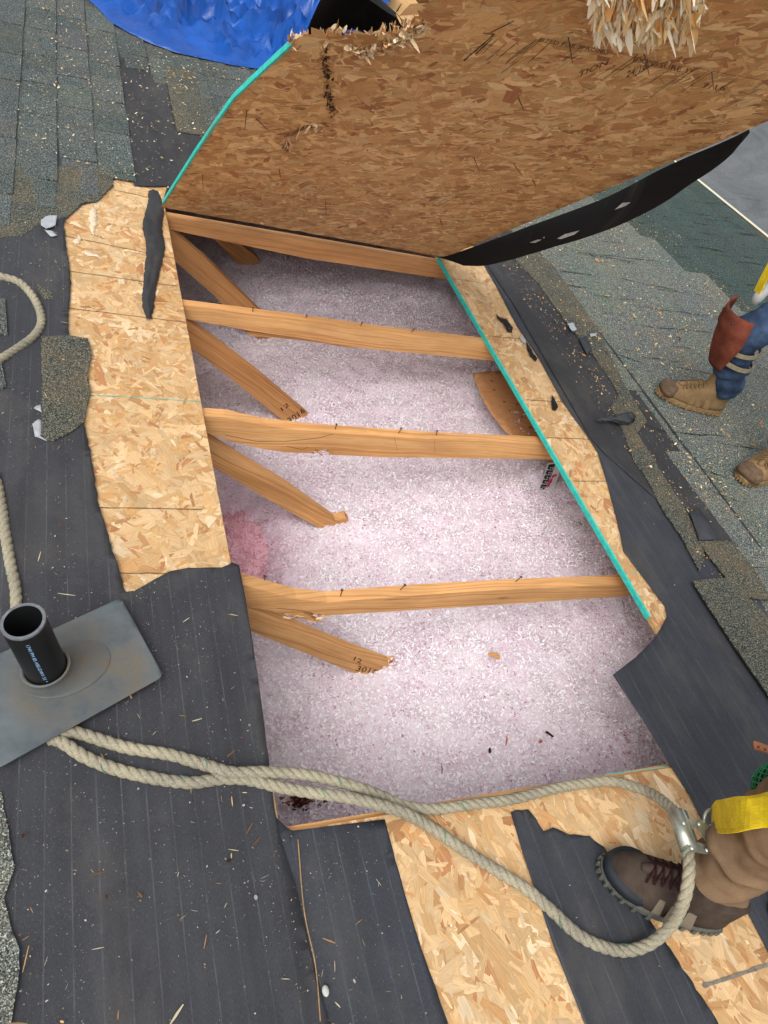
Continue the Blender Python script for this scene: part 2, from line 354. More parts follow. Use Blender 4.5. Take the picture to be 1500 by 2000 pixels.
MT['line'] = plain('dark chalk line', (96, 84, 70), .95, .1, .35, 150)
strokes([((128, 462), (342, 506)), ((132, 530), (346, 560)), ((135, 603), (360, 630)), ((190, 992), (396, 996)), ((233, 1120), (330, 1121)), ((222, 372), (318, 392)),
         ((888, 545), (952, 556)), ((955, 657), (1030, 664)), ((1028, 781), (1104, 787)), ((1068, 855), (1150, 859)), ((1118, 940), (1188, 941))], .0017, mat=MT['line'])
strokes([((1372, 1928), (1500, 1885))], .0045, mat=plain('smeared chalk line', (118, 112, 104), .95, .1, .3, 120))
strokes([((176, 772), (290, 779)), ((290, 779), (392, 785)), ((1222, 1118), (1262, 1116)), ((1180, 1514), (1305, 1499))], .0014, mat=MT['teal'], name='turquoise_line')
# ---- underlayment sheets
def wr(seed, amp=.003, base=.004, ridges=()):
    def f(u, v):
        h = base + amp * (.5 + .9 * fn(u * 9 + seed, v * .55, seed) + .45 * fn(u * 26, v * 1.6, seed + 5))
        for (ua, ub, va, vb, w_, a_) in ridges:      # long creases along the ridge direction
            t = min(1, max(0, (v - va) / (vb - va))); uc = ua + (ub - ua) * t + .01 * fn(v * 3, seed)
            fade = min(1, max(0, (v - va) / .15)) * min(1, max(0, (vb - v) / .15)); h += 1.7 * a_ * fade * math.exp(-((u - uc) / w_) ** 2)
        return max(h, .0032)
    return f
L = uvs([(222, 366), (190, 395), (160, 402), (128, 432), (125, 440), (128, 480), (135, 525), (138, 560), (136, 590), (133, 625), (134, 660), (172, 668), (178, 700), (170, 735), (176, 770), (168, 800), (164, 835), (178, 900), (188, 960), (198, 1010), (208, 1040), (225, 1100), (245, 1160), (262, 1158), (290, 1142), (330, 1120), (365, 1113), (400, 1112), (432, 1112), (446, 1106)])
poly = dens(L, .015, .004, 1, False) + [np.array(q) for q in uvs([(452, 1102), (466, 1108)])] + dens(uvs([(480, 1180), (500, 1310), (515, 1420), (530, 1545), (545, 1640), (575, 1730), (600, 1850), (625, 1940), (650, 2030), (700, 2250)]), .03, .002, 2, False) + [np.array(q) for q in [(-.1, -2.3), (-2.4, -2.3), (-2.4, 2.3), (-.3, 2.3)]]
R1_ = [(-.02, -.05, -1.6, -.05, .006, .006), (-.095, -.09, -1.6, -.02, .012, .006), (-.13, -.16, -1.5, -.1, .007, .004), (-.27, -.29, -.1, .9, .006, .006), (-.42, -.42, -1.6, 1.6, .007, .005), (-.36, -.33, -1.3, -.55, .02, .003), (-.2, -.19, -1.3, -.35, .015, .003), (-.5, -.5, -.8, 1., .02, .004)]
o = sheet('underlayment_sheet', poly, wr(1, .0035, .006, R1_), MT['felt'], grid=.022); tag(o, 'dusty dark grey underlayment left of the opening, under the vent flashing and ropes', 'underlayment')
poly = [np.array(q) for q in uvs([(530, 1590), (557, 1616), (570, 1624), (750, 1602)])] + dens(uvs([(750, 1602), (760, 1640), (790, 1750), (820, 1850), (870, 1990), (920, 2150)]), .02, .0015, 3, False) + [np.array(q) for q in [(.2, -2.2), (-.15, -2.2), (-.12, -.65)]]
o = sheet('underlayment_sheet', poly, wr(4, .0022, .0036, [(.075, .085, -1.5, -.65, .01, .004), (.14, .15, -1.5, -.65, .01, .003)]), MT['felt_clean'], grid=.025); tag(o, 'clean dark grey underlayment strip just left of the wide bare board at the bottom', 'underlayment')
Lm = dens(uvs([(996, 1588), (1030, 1582), (1045, 1600), (1060, 1625), (1078, 1618), (1110, 1632), (1150, 1634), (1178, 1655), (1195, 1680), (1215, 1740), (1262, 1790), (1300, 1845), (1340, 1905), (1395, 1990), (1440, 2080)]), .012, .004, 5, False)
poly = Lm + [np.array(q) for q in uvs([(1170, 2080), (1140, 2000), (1110, 1925), (1080, 1850), (1050, 1760), (1020, 1670)])]
o = sheet('underlayment_sheet', poly, wr(6, .002, .0038, [(.6, .62, -1.3, -.7, .01, .003)]), MT['felt_clean'], grid=.02); tag(o, 'torn narrow underlayment strip under the toe of the near hiking shoe', 'underlayment')
Lr = uvs([(925, 470), (945, 520), (968, 560), (1010, 640), (1052, 702), (1100, 790), (1138, 842), (1166, 885), (1186, 950), (1200, 1005), (1210, 1045), (1216, 1078), (1242, 1112), (1270, 1150), (1298, 1188), (1301, 1205)])
poly = dens(Lr, .02, .0015, 8, False) + [np.array(q) for q in uvs([(1288, 1230), (1275, 1250), (1240, 1285), (1195, 1320), (1255, 1410), (1308, 1498), (1345, 1556), (1380, 1625), (1418, 1700), (1456, 1780), (1500, 1865), (1560, 1990)])] + [np.array(q) for q in [(1.05, -2.), (2.2, -2.), (2.2, 2.4), (1.48, 2.4)]]
o = sheet('underlayment_sheet', poly, wr(9, .0022, .0045, [(1.2, 1.22, -1.2, -.3, .02, .004), (1.33, 1.34, -1.2, -.1, .02, .003)]), MT['felt_clean'], grid=.03); tag(o, 'smooth dark underlayment sheet right of the opening, one pointed corner over it', 'underlayment')
a, b = P(1000, 596), P(1152, 860)
poly = dens([(a[0] - .01, 2.3), (a[0], a[1]), (b[0], b[1]), (b[0] + .02, .55), (1.66, .1), (1.9, .1), (1.9, 2.3)], .03, .001, 4)
o = sheet('underlayment_sheet', poly, wr(12, .002, .0085), MT['felt_scrap'], grid=.03); tag(o, 'speckled black underlayment lap beside the torn shingle edge right of the lifted board', 'underlayment')
poly = dens(uvs([(228, 118), (262, 112), (330, 118), (335, 210), (350, 250), (400, 240), (450, 250), (480, 280), (400, 390), (318, 395), (326, 366), (300, 368), (262, 366), (258, 358)]), .02, .002, 4)
o = sheet('underlayment_sheet', poly, wr(15, .003, .0065, [(.0, -.01, 2.1, 3.2, .008, .004)]), MT['felt_scrap'], grid=.03); tag(o, 'worn dark underlayment patch bared between shingles at the upper left', 'underlayment')
# folded strip lying over the bare board
cl = spline([P(300, 372, .012), P(304, 400, .012), P(298, 440, .012), P(304, 480, .012), P(297, 530, .012), P(290, 580, .012), P(291, 622, .01)], .012)
V = []; F = []
for i, p in enumerate(cl):
    t = i / (len(cl) - 1); w_ = .028 + .008 * math.sin(t * 5) - .012 * max(0, t - .9) * 10 + .004 * fn(i * .5, 2); 
    if t < .15: w_ *= .75 + t * 1.6
    for j in range(9):
        s = j / 8 * 2 - 1; V.append((p[0] + s * w_ + .002 * fn(i * .7, j), p[1] + .004 * s, .0045 + .011 * (1 - s * s) ** .5 * (.7 + .5 * fn(i * .25, j * .4)) + .002))
    if i: F += [((i - 1) * 9 + j, (i - 1) * 9 + j + 1, i * 9 + j + 1, i * 9 + j) for j in range(8)]
o = mk('underlayment_scrap', V, F, MT['felt_scrap'], smooth=True); tag(o, 'folded black underlayment strip lying on the bare board left of the opening', 'underlayment scrap')
# ---- shingles
def course(ub, v0, v1, wmin, wmax, r, base=.006, lift=.007, exp=.1465, lap=.02, cv=.16, jag0=0., jag1=0., tk=.004, tint=(1, 1, 1)):
    parts = []; cols = []; v = v0 - r.uniform(0, wmax) if jag0 == 0 else v0
    lam = False
    while v < v1:
        w = r.uniform(wmin, wmax); e = min(v + w, v1); s = max(v, v0)
        if e - s > .01:
            n0 = base; n1 = base + lift + (.0035 if lam else 0) + r.uniform(-.0008, .0015); du = r.uniform(-.002, .002); g = .0018
            k = max(2, int((e - s) / .04)); V = []; F = []
            for i in range(k + 1):
                vv = s + g + (e - s - 2 * g) * i / k; jj = .0014 * fn(vv * 60, ub * 9)
                V += [(ub - exp - lap, vv, n0), (ub - exp / 2, vv, (n0 + n1) / 2 + .001), (ub + du + jj, vv, n1), (ub + du + jj, vv, n1 - tk), (ub - exp - lap, vv, n0 - tk)]
                if i: a = (i - 1) * 5; b = i * 5; F += [(a + j, a + (j + 1) % 5, b + (j + 1) % 5, b + j) for j in range(5)]
            F += [(4, 3, 2, 1, 0), tuple(k * 5 + j for j in range(5))]
            c = np.array(tint) * r.uniform(1 - cv, 1 + cv) * (np.array([.95, 1.0, 1.0]) + r.uniform(-.04, .04, 3)); parts.append((V, F)); cols += [c] * len(V); lam = not lam
        v = e if e > v else v + w
    return parts, cols
def field(name, courses, mat, seed, label, cat='shingles', **kw):
    r = np.random.default_rng(seed); P_ = []; C_ = []
    for c in courses:
        p, q = course(c[0], c[1], c[2], c[3] if len(c) > 3 else .09, c[4] if len(c) > 4 else .3, r, **kw); P_ += p; C_ += q
    V, F = merge(P_); o = mk(name, V, F, mat, col=np.array(C_)); return tag(o, label, cat)
cs = []
ends = {-6: 1.2, -5: 1.2, -4: 1.25, -3: 1.3, -2: 1.35, -1: 1.42, 0: P(22, 450)[1], 1: P(112, 417)[1], 2: P(192, 387)[1], 3: P(265, 360)[1], 4: 3.28, 5: 3.16, 6: 2.6, 7: 2.3, 8: 2.1, 9: 2.1, 10: 2.1, 11: 2.1, 12: 2.1, 13: 2.1, 14: 2.1}
for k, v in ends.items(): cs.append((-.54 + .1465 * k, v, 9. if k < 4 else 5.5))
field('shingle_field', cs, MT['shingle'], 5, 'grey green laminated shingles in long courses at the upper left, running under the tarp')
# a bare shingle base left standing inside the patch, beyond the underlayment
p = dens(uvs([(320, 132), (382, 142), (402, 200), (430, 240), (470, 262), (440, 300), (400, 270), (345, 262), (334, 210)]), .015, .002, 6)
def colf(n, c): return np.tile(np.array(c), (n, 1))
o = sheet('torn_shingle', p, lambda u, v: .0145 + .002 * fn(u * 9, v * 5), MT['shingle_tan'], grid=.04, thick=.004, smooth=False); tag(o, 'smooth grey shingle with cut lower edge beside the worn patch at the upper left', 'shingle')
p = dens(uvs([(-60, 490), (0, 470), (45, 464), (80, 441), (100, 436), (132, 428), (160, 402), (190, 396), (216, 372), (228, 340), (150, 330), (-60, 330)]), .012, .006, 7)
o = sheet('torn_shingle', p, lambda u, v: .0105 + .0015 * fn(u * 9, v * 5), MT['shingle_tan'], grid=.04, thick=.003, smooth=False); tag(o, 'ragged brown lower ply showing below the last left shingle tabs', 'shingle')
p = dens(uvs([(80, 665), (133, 662), (172, 668), (178, 700), (170, 738), (176, 772), (168, 805), (164, 832), (140, 850), (105, 868), (88, 864), (80, 852), (82, 750)]), .01, .0035, 8)
o = sheet('torn_shingle', p, lambda u, v: .0135 + .002 * fn(u * 9, v * 5), MT['shingle_tan'], grid=.02, thick=.004, smooth=False); tag(o, 'torn granular shingle piece lying on underlayment left of the bare board', 'shingle')
p = dens(uvs([(238, 985 - 370), (262, 640), (296, 655), (300, 690), (278, 660)][:0] or [(72, 560), (100, 576), (103, 592), (84, 590), (76, 578)]), .008, .002, 8)
o = sheet('torn_shingle', p, lambda u, v: .0125, MT['shingle_tan'], grid=0, thick=.003, smooth=False); tag(o, 'small shingle chip on the underlayment inside the rope loop at the left', 'shingle')
for i, (q, lb) in enumerate([([(-90, 586), (10, 592), (15, 660), (-90, 655)], 'upper of two square shingle corners at the left edge beside the rope loop'), ([(-90, 690), (0, 695), (12, 765), (-90, 770)], 'lower of two square shingle corners at the left edge below the rope loop'),
                             ([(-90, 1530), (4, 1555), (18, 1640), (28, 1700), (8, 1760), (20, 1810), (38, 1860), (36, 1915), (28, 1960), (20, 2010), (-90, 2010)], 'rough granular shingle remnant at the bottom left corner')]):
    o = sheet('torn_shingle', dens(uvs(q), .012, .003 if i == 2 else .001, 9 + i), lambda u, v: .015 + .002 * fn(u * 20, v * 20), MT['shingle'] if i < 2 else MT['shingle_far'], grid=.03, thick=.007, smooth=False); tag(o, lb, 'shingle')
# right hand field : smooth weathered shingles, courses hardly showing
rA, rB = np.array([2.92, 2.78]), np.array([3.27, 1.85])
cs = [(1.74 + .14 * k, -2.6 if k > 0 else .95, 5.2, .3, .9) for k in range(1, 19)]
def rcourses(cs, side):
    out = []
    for c in cs:
        vb = rA[1] + (rB[1] - rA[1]) * (c[0] - rA[0]) / (rB[0] - rA[0])
        if side == 0 and c[1] < min(c[2], vb): out.append((c[0], c[1], min(c[2], vb), c[3], c[4]))
        if side == 1 and vb < c[2]: out.append((c[0], max(c[1], vb), c[2], c[3], c[4]))
    return out
field('shingle_field', rcourses(cs, 0), MT['shingle_far'], 8, 'weathered pale shingles strewn with sawdust on the right, under the far worker', lift=.0025, cv=.05, base=.0065)
field('shingle_field', rcourses(cs, 1), MT['shingle_dark'], 9, 'clean dark green grey shingles at the far right above the eave', lift=.003, cv=.06, base=.0085)
# curling starter strips along the torn edge
def strip(px, n0, mat, label, seed, amp=.004, step=.014, thick=.004):
    o = sheet('torn_shingle', dens(uvs(px), step, amp, seed), lambda u, v: n0 + .0025 * fn(u * 12, v * 6, seed), mat, grid=.03, thick=thick, smooth=False); return tag(o, label, 'shingle')
strip([(1000, 506), (1045, 495), (1075, 520), (1125, 590), (1160, 640), (1190, 700), (1218, 760), (1260, 830), (1240, 850), (1205, 775), (1178, 730), (1150, 690), (1120, 655), (1085, 610), (1050, 560)], .0155, MT['shingle_tan'], 'brown granular starter strip along the torn shingle edge right of the opening', 21)
strip([(1205, 775), (1240, 850), (1290, 930), (1340, 1010), (1372, 1075), (1362, 1120), (1330, 1060), (1290, 1000), (1262, 945), (1232, 900), (1215, 850), (1190, 800)], .0145, MT['shingle_tan'], 'ragged starter strip end covered with chips below the torn plastic scrap', 22, .006)
strip([(1345, 1142), (1412, 1136), (1470, 1190), (1560, 1300), (1640, 1420), (1600, 1500), (1500, 1376), (1440, 1290), (1400, 1228), (1372, 1185)], .022, MT['shingle_tan'], 'long loose shingle standing proud of the underlayment at the right edge', 23, .001)
strip([(1358, 1064), (1420, 1062), (1470, 1120), (1500, 1180), (1450, 1170), (1412, 1134), (1385, 1100)], .019, MT['shingle_tan'], 'small loose shingle above the long loose shingle at the right', 24, .002)
p = dens(uvs([(1340, 1010), (1358, 1000), (1380, 1030), (1392, 1062), (1358, 1064)]), .01, .002, 3)
o = sheet('underlayment_scrap', p, lambda u, v: .024, MT['felt_clean'], grid=0, thick=.001); tag(o, 'bluish torn underlayment scrap among the chips right of the opening', 'underlayment scrap')
p = dens(uvs([(1126, 668), (1140, 665), (1152, 690), (1142, 700)]), .01, .002, 3)
o = sheet('underlayment_scrap', p, lambda u, v: .021, MT['felt_clean'], grid=0, thick=.001); tag(o, 'small slate blue scrap in the torn shingle edge near the lifted board', 'underlayment scrap')
# splits across the weathered shingles
MT['crack'] = plain('dark split', (22, 24, 24), .95, .05)
def cracks(name, px, label, seed, n):
    parts = []
    for a_, b_ in px:
        a = P(*a_); b = P(*b_); L_ = np.linalg.norm(b - a); k = int(L_ / .02) + 2; V = []; F = []
        for i in range(k):
            t = i / (k - 1); p = a + (b - a) * t; p = p + np.array([0, 1., 0]) * (.012 * fn(p[0] * 7, p[1] * 7 + seed) + .003 * fn(p[0] * 60, seed)); w = .0022 * math.sin(math.pi * min(1, max(.0, t))) ** .5 * (.5 + abs(fn(p[0] * 25, 7)) * 2.2)
            V += [p + [0, w, n], p - [0, w, -n]]
            if i: F.append((2 * i - 2, 2 * i - 1, 2 * i + 1, 2 * i))
        parts.append((V, F))
    return tag(mk(name, *merge(parts), MT['crack']), label, 'cracks', kind='stuff')
cr = [((1110, 495), (1330, 520)), ((1140, 500), (1240, 516)), ((1080, 532), (1180, 545)), ((1200, 545), (1400, 590)), ((1230, 600), (1420, 626)), ((1150, 580), (1260, 592)), ((1090, 560), (1150, 566)), ((1240, 640), (1400, 655)), ((1250, 700), (1330, 712)),
      ((1310, 720), (1420, 740)), ((1100, 640), (1190, 660)), ((1400, 870), (1500, 885)), ((1330, 905), (1420, 940)), ((1250, 830), (1300, 850)), ((1300, 850), (1440, 858)), ((1370, 960), (1440, 985)), ((1180, 690), (1260, 716)), ((1160, 474), (1220, 480))]
cracks('shingle_split', cr, 'thin dark splits across the weathered shingles on the right', 2, .0135)
r_ = np.random.default_rng(4); cr = []
for i in range(70):
    x = r_.uniform(1200, 1500); y = r_.uniform(370, 600); 
    if y - 430 > (x - 1230) * .75: continue
    l = r_.uniform(15, 60); cr.append(((x, y), (x + l, y + l * .12)))
cracks('shingle_split', cr, 'short dark splits across the dark shingles above the eave', 5, .0155)
# drip edge along the eave
a, b = P(1365, 360), P(1500, 470); d = (b - a) / np.linalg.norm(b - a); a2 = a - d * 6; b2 = b + d * 5; q = np.array([d[1], -d[0], 0]) * -1
if q[0] < 0: q = -q
V = [a2, b2, b2 + q * .045, a2 + q * .045, b2 + q * .045 - [0, 0, .09], a2 + q * .045 - [0, 0, .09]]; V = [np.array(v) + [0, 0, .016] for v in V]
o = mk('drip_edge', V, [(0, 1, 2, 3), (3, 2, 4, 5)], plain('cream painted metal', (205, 200, 176), .5, .4)); tag(o, 'cream metal drip edge along the far right eave', 'drip edge')
# lower roof cut off past the eave: nothing of the deck shows beyond the drip edge
# ================================================================== TRUSSES
def in_plane(px, v, top=-.0145):
    out = []
    for x, y in px:
        p = on(x, y, 1, v); out.append((p[0], min(p[2], top)))
    return out
def plank(name, prof, v_near, parent, mat, depth=.038, axis=None, wobble=0.):
    prof = dens(prof, .03, wobble, 2) if wobble else [np.array(p) for p in prof]
    v2, F2 = tri_poly(prof, 0); n = len(v2); V = np.r_[np.c_[v2[:, 0], np.full(n, v_near), v2[:, 1]], np.c_[v2[:, 0], np.full(n, v_near + depth), v2[:, 1]]]
    from collections import Counter
    ec = set()
    for f in F2:
        for i in range(len(f)): ec.add((f[i], f[(i + 1) % len(f)]))
    F = [tuple(f) for f in F2] + [tuple(i + n for i in reversed(f)) for f in F2] + [(b, a, a + n, b + n) for (a, b) in ec if (b, a) not in ec]
    ax = np.array(axis if axis else (1, 0), float); ax /= np.linalg.norm(ax); pp = np.array([-ax[1], ax[0]])
    uv = np.c_[V[:, [0, 2]] @ ax + v_near * 3.7, V[:, [0, 2]] @ pp + V[:, 1] * 1.0]
    o = mk(name, V, F, mat, parent, uv=uv)
    return o
TR = []
def truss(v, label):
    t = empty('roof_truss', (.6, v, -.15), label, 'truss', 'timber trusses under the opening'); TR.append(t); return t
def ext(top_px, bot_px, v):
    tp = in_plane(top_px, v); bt = in_plane(bot_px, v, -.06); d0 = bt[0][1]; d1 = bt[-1][1]
    return [(-1.2, -.0145)] + tp + [(2.6, -.0145), (2.6, -.105)] + bt[::-1] + [(-1.2, -.105)]
v = 1.828; t1 = truss(v, 'timber truss directly below the lifted board, half in its shade')
plank('top_chord', ext([(325, 415), (600, 462), (865, 512)], [(330, 448), (600, 505), (868, 545)], v), v, t1, MT['wood'])
plank('web', in_plane([(300, 430), (338, 452), (400, 505), (487, 589), (560, 660), (500, 660), (417, 576), (337, 506), (280, 455)], v), v, t1, MT['wood'], axis=(1, -.75))
v = 1.215; t2 = truss(v, 'second timber truss from the lifted board, sound and straight with dark nail spots')
plank('top_chord', ext([(352, 577), (500, 604), (600, 622), (750, 648), (943, 668)], [(357, 622), (490, 646), (715, 681), (968, 705)], v), v, t2, MT['wood_pale'])
plank('web', in_plane([(330, 600), (368, 630), (420, 668), (500, 728), (612, 822), (650, 850), (610, 870), (558, 826), (445, 735), (370, 677), (320, 640)], v), v, t2, MT['wood'], axis=(1, -.62))
plank('splinter', in_plane([(480, 655), (600, 662), (720, 682), (690, 686), (600, 672), (490, 661)], v, -.09), v + .02, t2, MT['wood_pale'], .008)
v = .64; t3 = truss(v, 'third timber truss, cracked through near its left end, with a stained top')
plank('top_chord', ext([(396, 803), (440, 812), (520, 832), (590, 840), (650, 845), (850, 858), (1050, 866)], [(402, 845), (450, 862), (500, 874), (560, 884), (600, 885), (638, 877), (643, 888), (750, 893), (1052, 897)], v), v, t3, MT['wood_pale'], wobble=.0015)
plank('web', in_plane([(380, 845), (412, 863), (480, 905), (560, 952), (655, 1018), (676, 1012), (690, 1030), (660, 1050), (640, 1042), (622, 1031), (540, 985), (415, 911), (380, 890)], v), v, t3, MT['wood_pale'], axis=(1, -.6))
v = .012; t4 = truss(v, 'nearest timber truss across the opening, bent and split at its left end')
plank('top_chord', ext([(472, 1135), (580, 1171), (640, 1177), (820, 1162), (1020, 1150), (1225, 1141)], [(481, 1184), (560, 1200), (616, 1216), (612, 1207), (585, 1195), (640, 1202), (934, 1184), (1237, 1163)], v), v, t4, MT['wood_pale'], wobble=.0015)
plank('web', in_plane([(470, 1178), (490, 1190), (600, 1240), (680, 1272), (762, 1302), (775, 1300), (770, 1330), (720, 1340), (700, 1318), (620, 1285), (490, 1233), (470, 1225)], v), v, t4, MT['wood_pale'], axis=(1, -.58))
v = 2.44; t0 = truss(v, 'farthest timber truss in the dark under the lifted board, only its stub of web showing')
plank('web', in_plane([(400, 450), (440, 455), (502, 503), (520, 530), (480, 530), (405, 455)], v), v, t0, MT['wood'], axis=(1, -.6)); plank('top_chord', [(-1.2, -.0145), (2.6, -.0145), (2.6, -.105), (-1.2, -.105)], v, t0, MT['wood'])
v = -.628; t5 = truss(v, 'timber truss flush with the near edge of the opening, under the ropes')
plank('top_chord', [(-1.2, -.0155), (2.6, -.0155), (2.6, -.105), (-1.2, -.105)], v, t5, MT['wood_pale'])
def brk(px, v, t, seed, N=70, Lr=(.006, .04)):
    b_ = dens([on(x, y, 1, v - .001)[[0, 2]] for x, y in px], .003, .001, seed, False); b_ = [np.array([p[0], v - .0015 + .036 * (i % 5) / 5, p[1]]) for i, p in enumerate(b_)]
    splint('splinters', b_, [np.array([1., -.1, -.12])] * len(b_), N, Lr, (.0006, .003), [(226, 180, 120), (204, 150, 92), (240, 205, 150), (150, 96, 54)], t, seed, .12)
def split_line(px, v, t, w=.0011):
    for (xa, ya), (xb, yb) in zip(px[:-1], px[1:]):
        a = on(xa, ya, 1, v - .0008); b = on(xb, yb, 1, v - .0008); mk('crack', [a + [0, 0, w], a - [0, 0, w * .3], b - [0, 0, w * .3], b + [0, 0, w]], [(0, 1, 2, 3)], MT['crack'], t)
# stamped figures on the webs
MT['ink'] = plain('black stamp ink', (38, 30, 26), .9, .1, .4, 200)
def stamp(s, q, v, parent):
    V, F = textquad(s, [on(x, y, 1, v - .0012) for x, y in q]); mk('stamp', V, F, MT['ink'], parent)
stamp('3016', [(567, 828), (597, 804), (591, 796), (560, 818)], 1.215, t2); stamp('12', [(552, 803), (566, 792), (561, 786), (547, 797)], 1.215, t2)
stamp('12', [(690, 1290), (704, 1297), (708, 1289), (694, 1282)], .012, t4); stamp('3016', [(694, 1310), (735, 1316), (738, 1308), (700, 1300)], .012, t4)
# nail heads and bent nails along the chords
def nails(px, v, t, L=.022):
    for x, y in px:
        p = on(x, y, 1, v + .017)
        if v > 1: p[2] = -.0145
        q = p + np.array([rng.uniform(-.006, .006), rng.uniform(-.004, .004), L * rng.uniform(.3, .9)])
        V, F = merge([tube([p - [0, 0, .01], q], .0014, 6), tube([q, q + [0, 0, .0015]], .0042, 8)]); mk('nail', V, F, MT['rust'], t)
nails([(498, 592), (600, 612), (706, 632), (805, 645)], 1.215, t2); nails([(655, 838), (778, 846), (854, 846)], .64, t3); nails([(518, 1128), (667, 1160), (784, 1148), (1010, 1132)], .012, t4)
CRK = [([(440, 850), (500, 862), (560, 862), (620, 856), (650, 848)], .64, 0), ([(560, 872), (590, 878), (602, 874)], .64, 0), ([(540, 1188), (590, 1193), (616, 1200)], .012, 1), ([(752, 1172), (790, 1170), (800, 1169)], .012, 1), ([(770, 855), (776, 880)], .64, 0), ([(848, 858), (850, 886)], .64, 0)]
# ================================================================== LOOSE FILL INSULATION
pc = Rf(0 * np.zeros(3)); pit = W(onz(505, 1045, -.66)); 
MNDS = [tuple(W(on(x, y, 1, v))[:2] + np.array([.05, .0])) for x, y, v in ((672, 1035, .64), (740, 1325, .012), (600, 838, 1.215))]
def insz(X, Y):
    z = -.625 + .035 * fn(X * 1.7, Y * 1.7, 3) + .018 * fn(X * 5, Y * 5, 4) + .017 * fn(X * 14, Y * 14, 5) + .009 * fn(X * 38, Y * 38, 5)
    d = math.hypot((X - pit[0] + .08) / .17, (Y - pit[1] + .03) / .33); z -= (.12 + .05 * fn(X * 16, Y * 16, 3)) * max(0, 1 - d ** 1.6) if d < 1 else 0
    for mx, my in MNDS: z += .02 * math.exp(-(((X - mx) / .085) ** 2 + ((Y - my) / .07) ** 2))
    d2 = math.hypot((X - .34) / .05, (Y + .49) / .04); z -= .05 * math.exp(-d2 * d2)
    return z
xs = np.arange(-.6, 2.3, .016); ys = np.arange(-1.3, 3.2, .016); V = []
for y in ys:
    for x in xs: V.append((x, y, insz(x, y) + .006 * fn(x * 60, y * 60)))
nx = len(xs); F = [(j * nx + i, j * nx + i + 1, (j + 1) * nx + i + 1, (j + 1) * nx + i) for j in range(len(ys) - 1) for i in range(nx - 1)]
ins_base = NB('insulation mass', .95, .1); iv = ins_base.coord('Object'); ins_base.col(ins_base.ramp(ins_base.noise(iv, 9, 5, .7), [(.3, (222, 200, 214)), (.7, (240, 230, 236))])).bump(ins_base.noise(iv, 70, 4, .8), 1., .01)
V = np.array(V); far = [(-3.0, -4.9, -.74), (2.4, -4.9, -.74), (2.4, 10.9, -.74), (-3.0, 10.9, -.74)]; k = len(V); V = np.r_[V, np.array(far)]; F.append((k, k + 1, k + 2, k + 3))
ins = mk('insulation', Rf(V), F, ins_base.m, smooth=True); tag(ins, 'fluffy pinkish white loose fill insulation filling the attic below the opening', 'insulation', kind='stuff')
N = 230000; r = np.random.default_rng(2)
cx_ = r.uniform(-.12, 1.85, N); cy_ = r.uniform(-.85, 2.75, N); Z = np.array([insz(a, b) for a, b in zip(cx_, cy_)]) + r.uniform(-.001, .009, N) ; 
L_ = r.uniform(.002, .0056, N); W_ = L_ * r.uniform(.18, .5, N); an = r.uniform(0, 2 * math.pi, N); tx = r.normal(0, .28, N); ty = r.normal(0, .28, N)
dx = np.c_[np.cos(an), np.sin(an), tx]; dy = np.c_[-np.sin(an), np.cos(an), ty]; C3 = np.c_[cx_, cy_, Z]; l3 = L_[:, None]; w3 = W_[:, None]
lift = np.c_[np.zeros(N), np.zeros(N), r.uniform(-.004, .003, N)]
Q = np.stack([C3 - dx * l3 - dy * w3, C3 + lift * -1 - dy * w3 * 1.3, C3 + dx * l3 - dy * w3, C3 + dx * l3 + dy * w3 * .7, C3 - lift + dy * w3, C3 - dx * l3 + dy * w3 * .6], 1)
ci = np.array([lin(c)[:3] for c in [(246, 241, 245), (240, 232, 239), (250, 247, 249), (230, 212, 224), (212, 178, 198), (182, 132, 160)]])
reg = np.array([.5 + .5 * fn(a * 6, b * 6, 9) + .45 * fn(a * 18, b * 18, 2) + .55 * fn(a * 62, b * 62, 2) for a, b in zip(cx_, cy_)]); u_ = r.random(N) + (reg - .5) * .35
idx = np.select([u_ < .3, u_ < .6, u_ < .78, u_ < .93, u_ < 1.05], [0, 1, 2, 3, 4], 5); co = ci[idx] * r.uniform(.9, 1.06, (N, 1))
dp = np.hypot((cx_ - pit[0] + .08) / .19, (cy_ - pit[1] + .03) / .36); pk = np.clip(1.4 - dp, 0, 1)[:, None]
co = co * (1 - pk) + co * np.array([1.0, .70, .82]) * pk
soup('fibre', Rf(Q.reshape(-1, 3)).reshape(N, 6, 3), np.clip(co, 0, 1), MT['attr'], ins)
tag(bpy.data.objects['fibre'], kind='stuff')
# pink glass batt bared in the hollow at the left
V = []; F = []; nu, nv = 26, 34
for j in range(nv + 1):
    for i in range(nu + 1):
        a = i / nu * 2 - 1; b = j / nv * 2 - 1; X = pit[0] - .07 + a * .115; Y = pit[1] - .05 + b * .23; rr = (abs(a) ** 2.6 + abs(b) ** 2.6)
        V.append((X, Y, -.735 + .075 * max(0, 1 - rr) ** .5 + .022 * fn(X * 16, Y * 16, 8) + .007 * fn(X * 60, Y * 60, 8)))
for j in range(nv):
    for i in range(nu): k = j * (nu + 1) + i; F.append((k, k + 1, k + nu + 2, k + nu + 1))
bb = NB('pink glass wool', .95, .1); bv = bb.coord('Object'); bn = bb.noise(bv, 24, 5, .75, .5); bb.col(bb.ramp(bn, [(.3, (232, 170, 186)), (.7, (250, 208, 218))])).bump(bn, .9, .01)
tag(mk('insulation_batt', Rf(V), F, bb.m, smooth=True), 'pink glass wool batt bared in the hollow at the left of the opening', 'insulation batt')
def batt_z(X, Y):
    a = (X - pit[0] + .07) / .115; b = (Y - pit[1] + .05) / .23; rr = abs(a) ** 2.6 + abs(b) ** 2.6
    return -.735 + .075 * max(0, 1 - rr) ** .5 + .022 * fn(X * 16, Y * 16, 8) + .007 * fn(X * 60, Y * 60, 8)
bs = []
